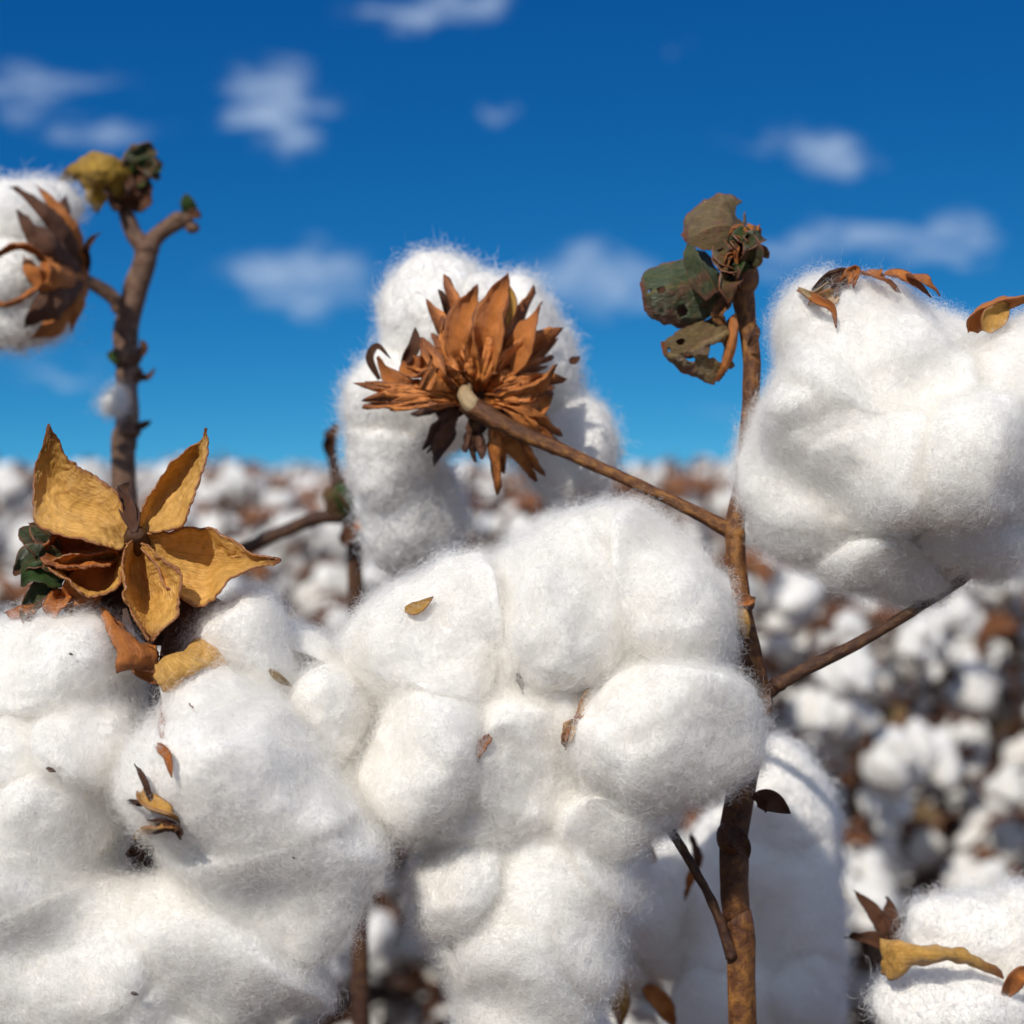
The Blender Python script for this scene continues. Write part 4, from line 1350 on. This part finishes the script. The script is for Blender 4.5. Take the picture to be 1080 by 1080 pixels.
for k, (pts, w, mt, fc) in enumerate((
        ([(92, 292, .580), (76, 248, .562), (44, 212, .556), (10, 196, .560)], 30, DARKBRACT, (-1, .5, -.5)), ([(92, 290, .578), (84, 246, .566), (62, 216, .562), (38, 194, .562)], 26, BROWN, (-1, .5, -.5)),
        ([(90, 292, .572), (66, 268, .553), (40, 240, .548), (18, 222, .552)], 38, DARKBRACT, (-1, .6, 0)), ([(90, 294, .572), (66, 292, .550), (42, 284, .545), (24, 268, .548)], 40, BROWN, (-1, .6, 0)),
        ([(90, 298, .572), (70, 318, .553), (46, 334, .549), (26, 346, .553)], 40, DARKBRACT, (-1, .6, .3)), ([(92, 300, .576), (86, 322, .564), (80, 338, .562), (76, 352, .563)], 18, BROWN, (-1, .6, .3)),
        ([(48, 272, .545), (24, 256, .541), (4, 262, .542), (-14, 280, .545)], 14, BROWN, (0, -.3, -1)), ([(46, 300, .545), (30, 314, .541), (6, 322, .541), (-14, 316, .545)], 14, BROWN, (0, -.3, 1)),
        ([(90, 300, .574), (72, 334, .560), (50, 352, .556), (34, 356, .558)], 26, BROWN, (-1, .6, .3)), ([(94, 286, .576), (92, 262, .568), (100, 250, .566), (106, 246, .566)], 8, DARKBRACT, (0, -1, 0)),
        ([(90, 288, .578), (80, 256, .572), (72, 226, .570), (70, 206, .572)], 26, DARKBRACT, (-1, .5, -.5)), ([(48, 272, .546), (50, 286, .543), (46, 302, .546)], 12, BROWN, (0, -1, 0)))):
    blade('bract', bl, pts, w, mat=mt, face=fc, cup=.35, wrinkle=.0012, wl=.006, seed=k + 200, n=30, m=11)

# ================================================================== twig behind the centre
twig = empty('cotton_plant', ground_under(372, 545, .66), label='thin dark cotton twig with green scales behind the boll seen from its brown bracts', cat='cotton plant')
stem_world('stem', twig, [(346, 455, .66), (352, 490, .66), (362, 530, .66), (372, 560, .665), (375, 640, .68)], [5, 6, 8, 8, 9], 0.006, STEMDARK)
tube('branch', twig, [(372, 545, .66), (340, 545, .66), (300, 560, .66), (255, 580, .66), (215, 600, .66)], [9, 8, 7, 7, 6], mat=STEMDARK, n=30)
for k, (pts, w, mat) in enumerate((([(365, 545, .655), (352, 528, .65), (346, 512, .652)], 22, OLIVE), ([(372, 545, .655), (362, 522, .65), (356, 508, .652)], 20, BRIGHTGREEN), ([(376, 548, .655), (388, 552, .65), (396, 562, .652)], 22, BROWN), ([(346, 480, .655), (350, 460, .65), (356, 446, .652)], 14, DARKBRACT), ([(372, 552, .655), (366, 566, .65), (360, 574, .652)], 18, DARKBRACT))):
    blade('bud_scale', twig, pts, w, mat=mat, wrinkle=.001, seed=80 + k)

# ================================================================== the shaded boll behind the stem
mid = empty('cotton_plant', ground_under(850, 1080, .58), label='blurred cotton plant right behind the main stem, its tall boll lying in blue shade', cat='cotton plant')
stem_world('stem', mid, [(790, 930, .60), (820, 1000, .61), (850, 1080, .61)], [8, 10, 12], 0.006, STEMDARK)
mb = empty('boll', P(800, 950, .56), mid, label='tall smooth boll in shade with a bright foot')
lint_boll(mb, .56, [(822, 850, 6, 58, 82, 60, 10), (832, 950, 4, 62, 110, 60, 0), (778, 960, 10, 70, 110, 60, 0), (855, 1050, -8, 46, 56, 46, 0), (790, 1060, 6, 90, 80, 60, 0)], per_cm2=200, sub=4, length=.005, width=.00012, seed=51)
mb2 = empty('boll', P(690, 950, .56), mid, label='paler rounded boll left of the stem, lit on its left side')
lint_boll(mb2, .57, [(692, 945, 0, 62, 66, 55, 0), (640, 1000, 6, 46, 60, 45, 0), (720, 985, 6, 60, 60, 50, 0)], per_cm2=200, sub=4, length=.005, width=.00012, seed=52)
for pts, w, mat in (([(690, 910, .545), (680, 890, .54), (688, 872, .543)], 14, BROWN), ([(680, 1040, .55), (700, 1060, .545), (712, 1085, .55)], 20, BROWN), ([(640, 1020, .55), (652, 1050, .545), (655, 1085, .55)], 24, GOLD), ([(740, 900, .55), (730, 920, .545), (722, 950, .55)], 10, BROWN), ([(728, 880, .55), (736, 905, .545), (726, 930, .55)], 8, DARKBRACT)):
    blade('bract', mb2, pts, w, mat=mat, wrinkle=.0008)

# ================================================================== bottom right corner
corner = empty('cotton_plant', ground_under(1060, 1080, .50), label='cotton plant in the lower right corner, pinkish boll split by a golden bract', cat='cotton plant')
stem_world('stem', corner, [(1060, 1010, .515), (1050, 1060, .52), (1060, 1100, .52)], [8, 10, 12], 0.006, STEMDARK)
cb = empty('boll', P(1010, 1020, .485), corner, label='rounded boll with a faint pink cast cut off by the corner')
lint_boll(cb, .485, [(1030, 985, 4, 82, 50, 56, -8), (1085, 1000, 4, 60, 60, 56, 0), (995, 1062, -6, 84, 52, 60, 0), (1060, 1075, 0, 60, 60, 56, 0)], per_cm2=500, sub=5, length=.0042, width=.00007, seed=61)
sheet('burr_valve', cb, .468, [(928, 990, 6), (950, 994, 0), (990, 998, -4), (1020, 1004, -2), (1052, 1022, 0)], [(930, 1006, 2), (952, 1006, -6), (985, 1008, -8), (1020, 1012, -4), (1056, 1026, 0)],
      [(930, 1026, 6), (944, 1032, 0), (965, 1018, -2), (1010, 1014, -2), (1058, 1032, 0)], GOLD, wrinkle=.0007, thick=.0007)
blade('burr_valve', cb, [(1060, 1050, .47), (1072, 1030, .464), (1085, 1020, .466)], 20, mat=BROWN)
for k, (tx, ty) in enumerate(((900, 938), (915, 952), (935, 945), (892, 988))):
    blade('bract', cb, [(945, 1000, .50), ((945 + tx) / 2, (1000 + ty) / 2 - 6, .50), (tx, ty, .505)], 16, mat=DARKBRACT, wrinkle=.0008, seed=90 + k)
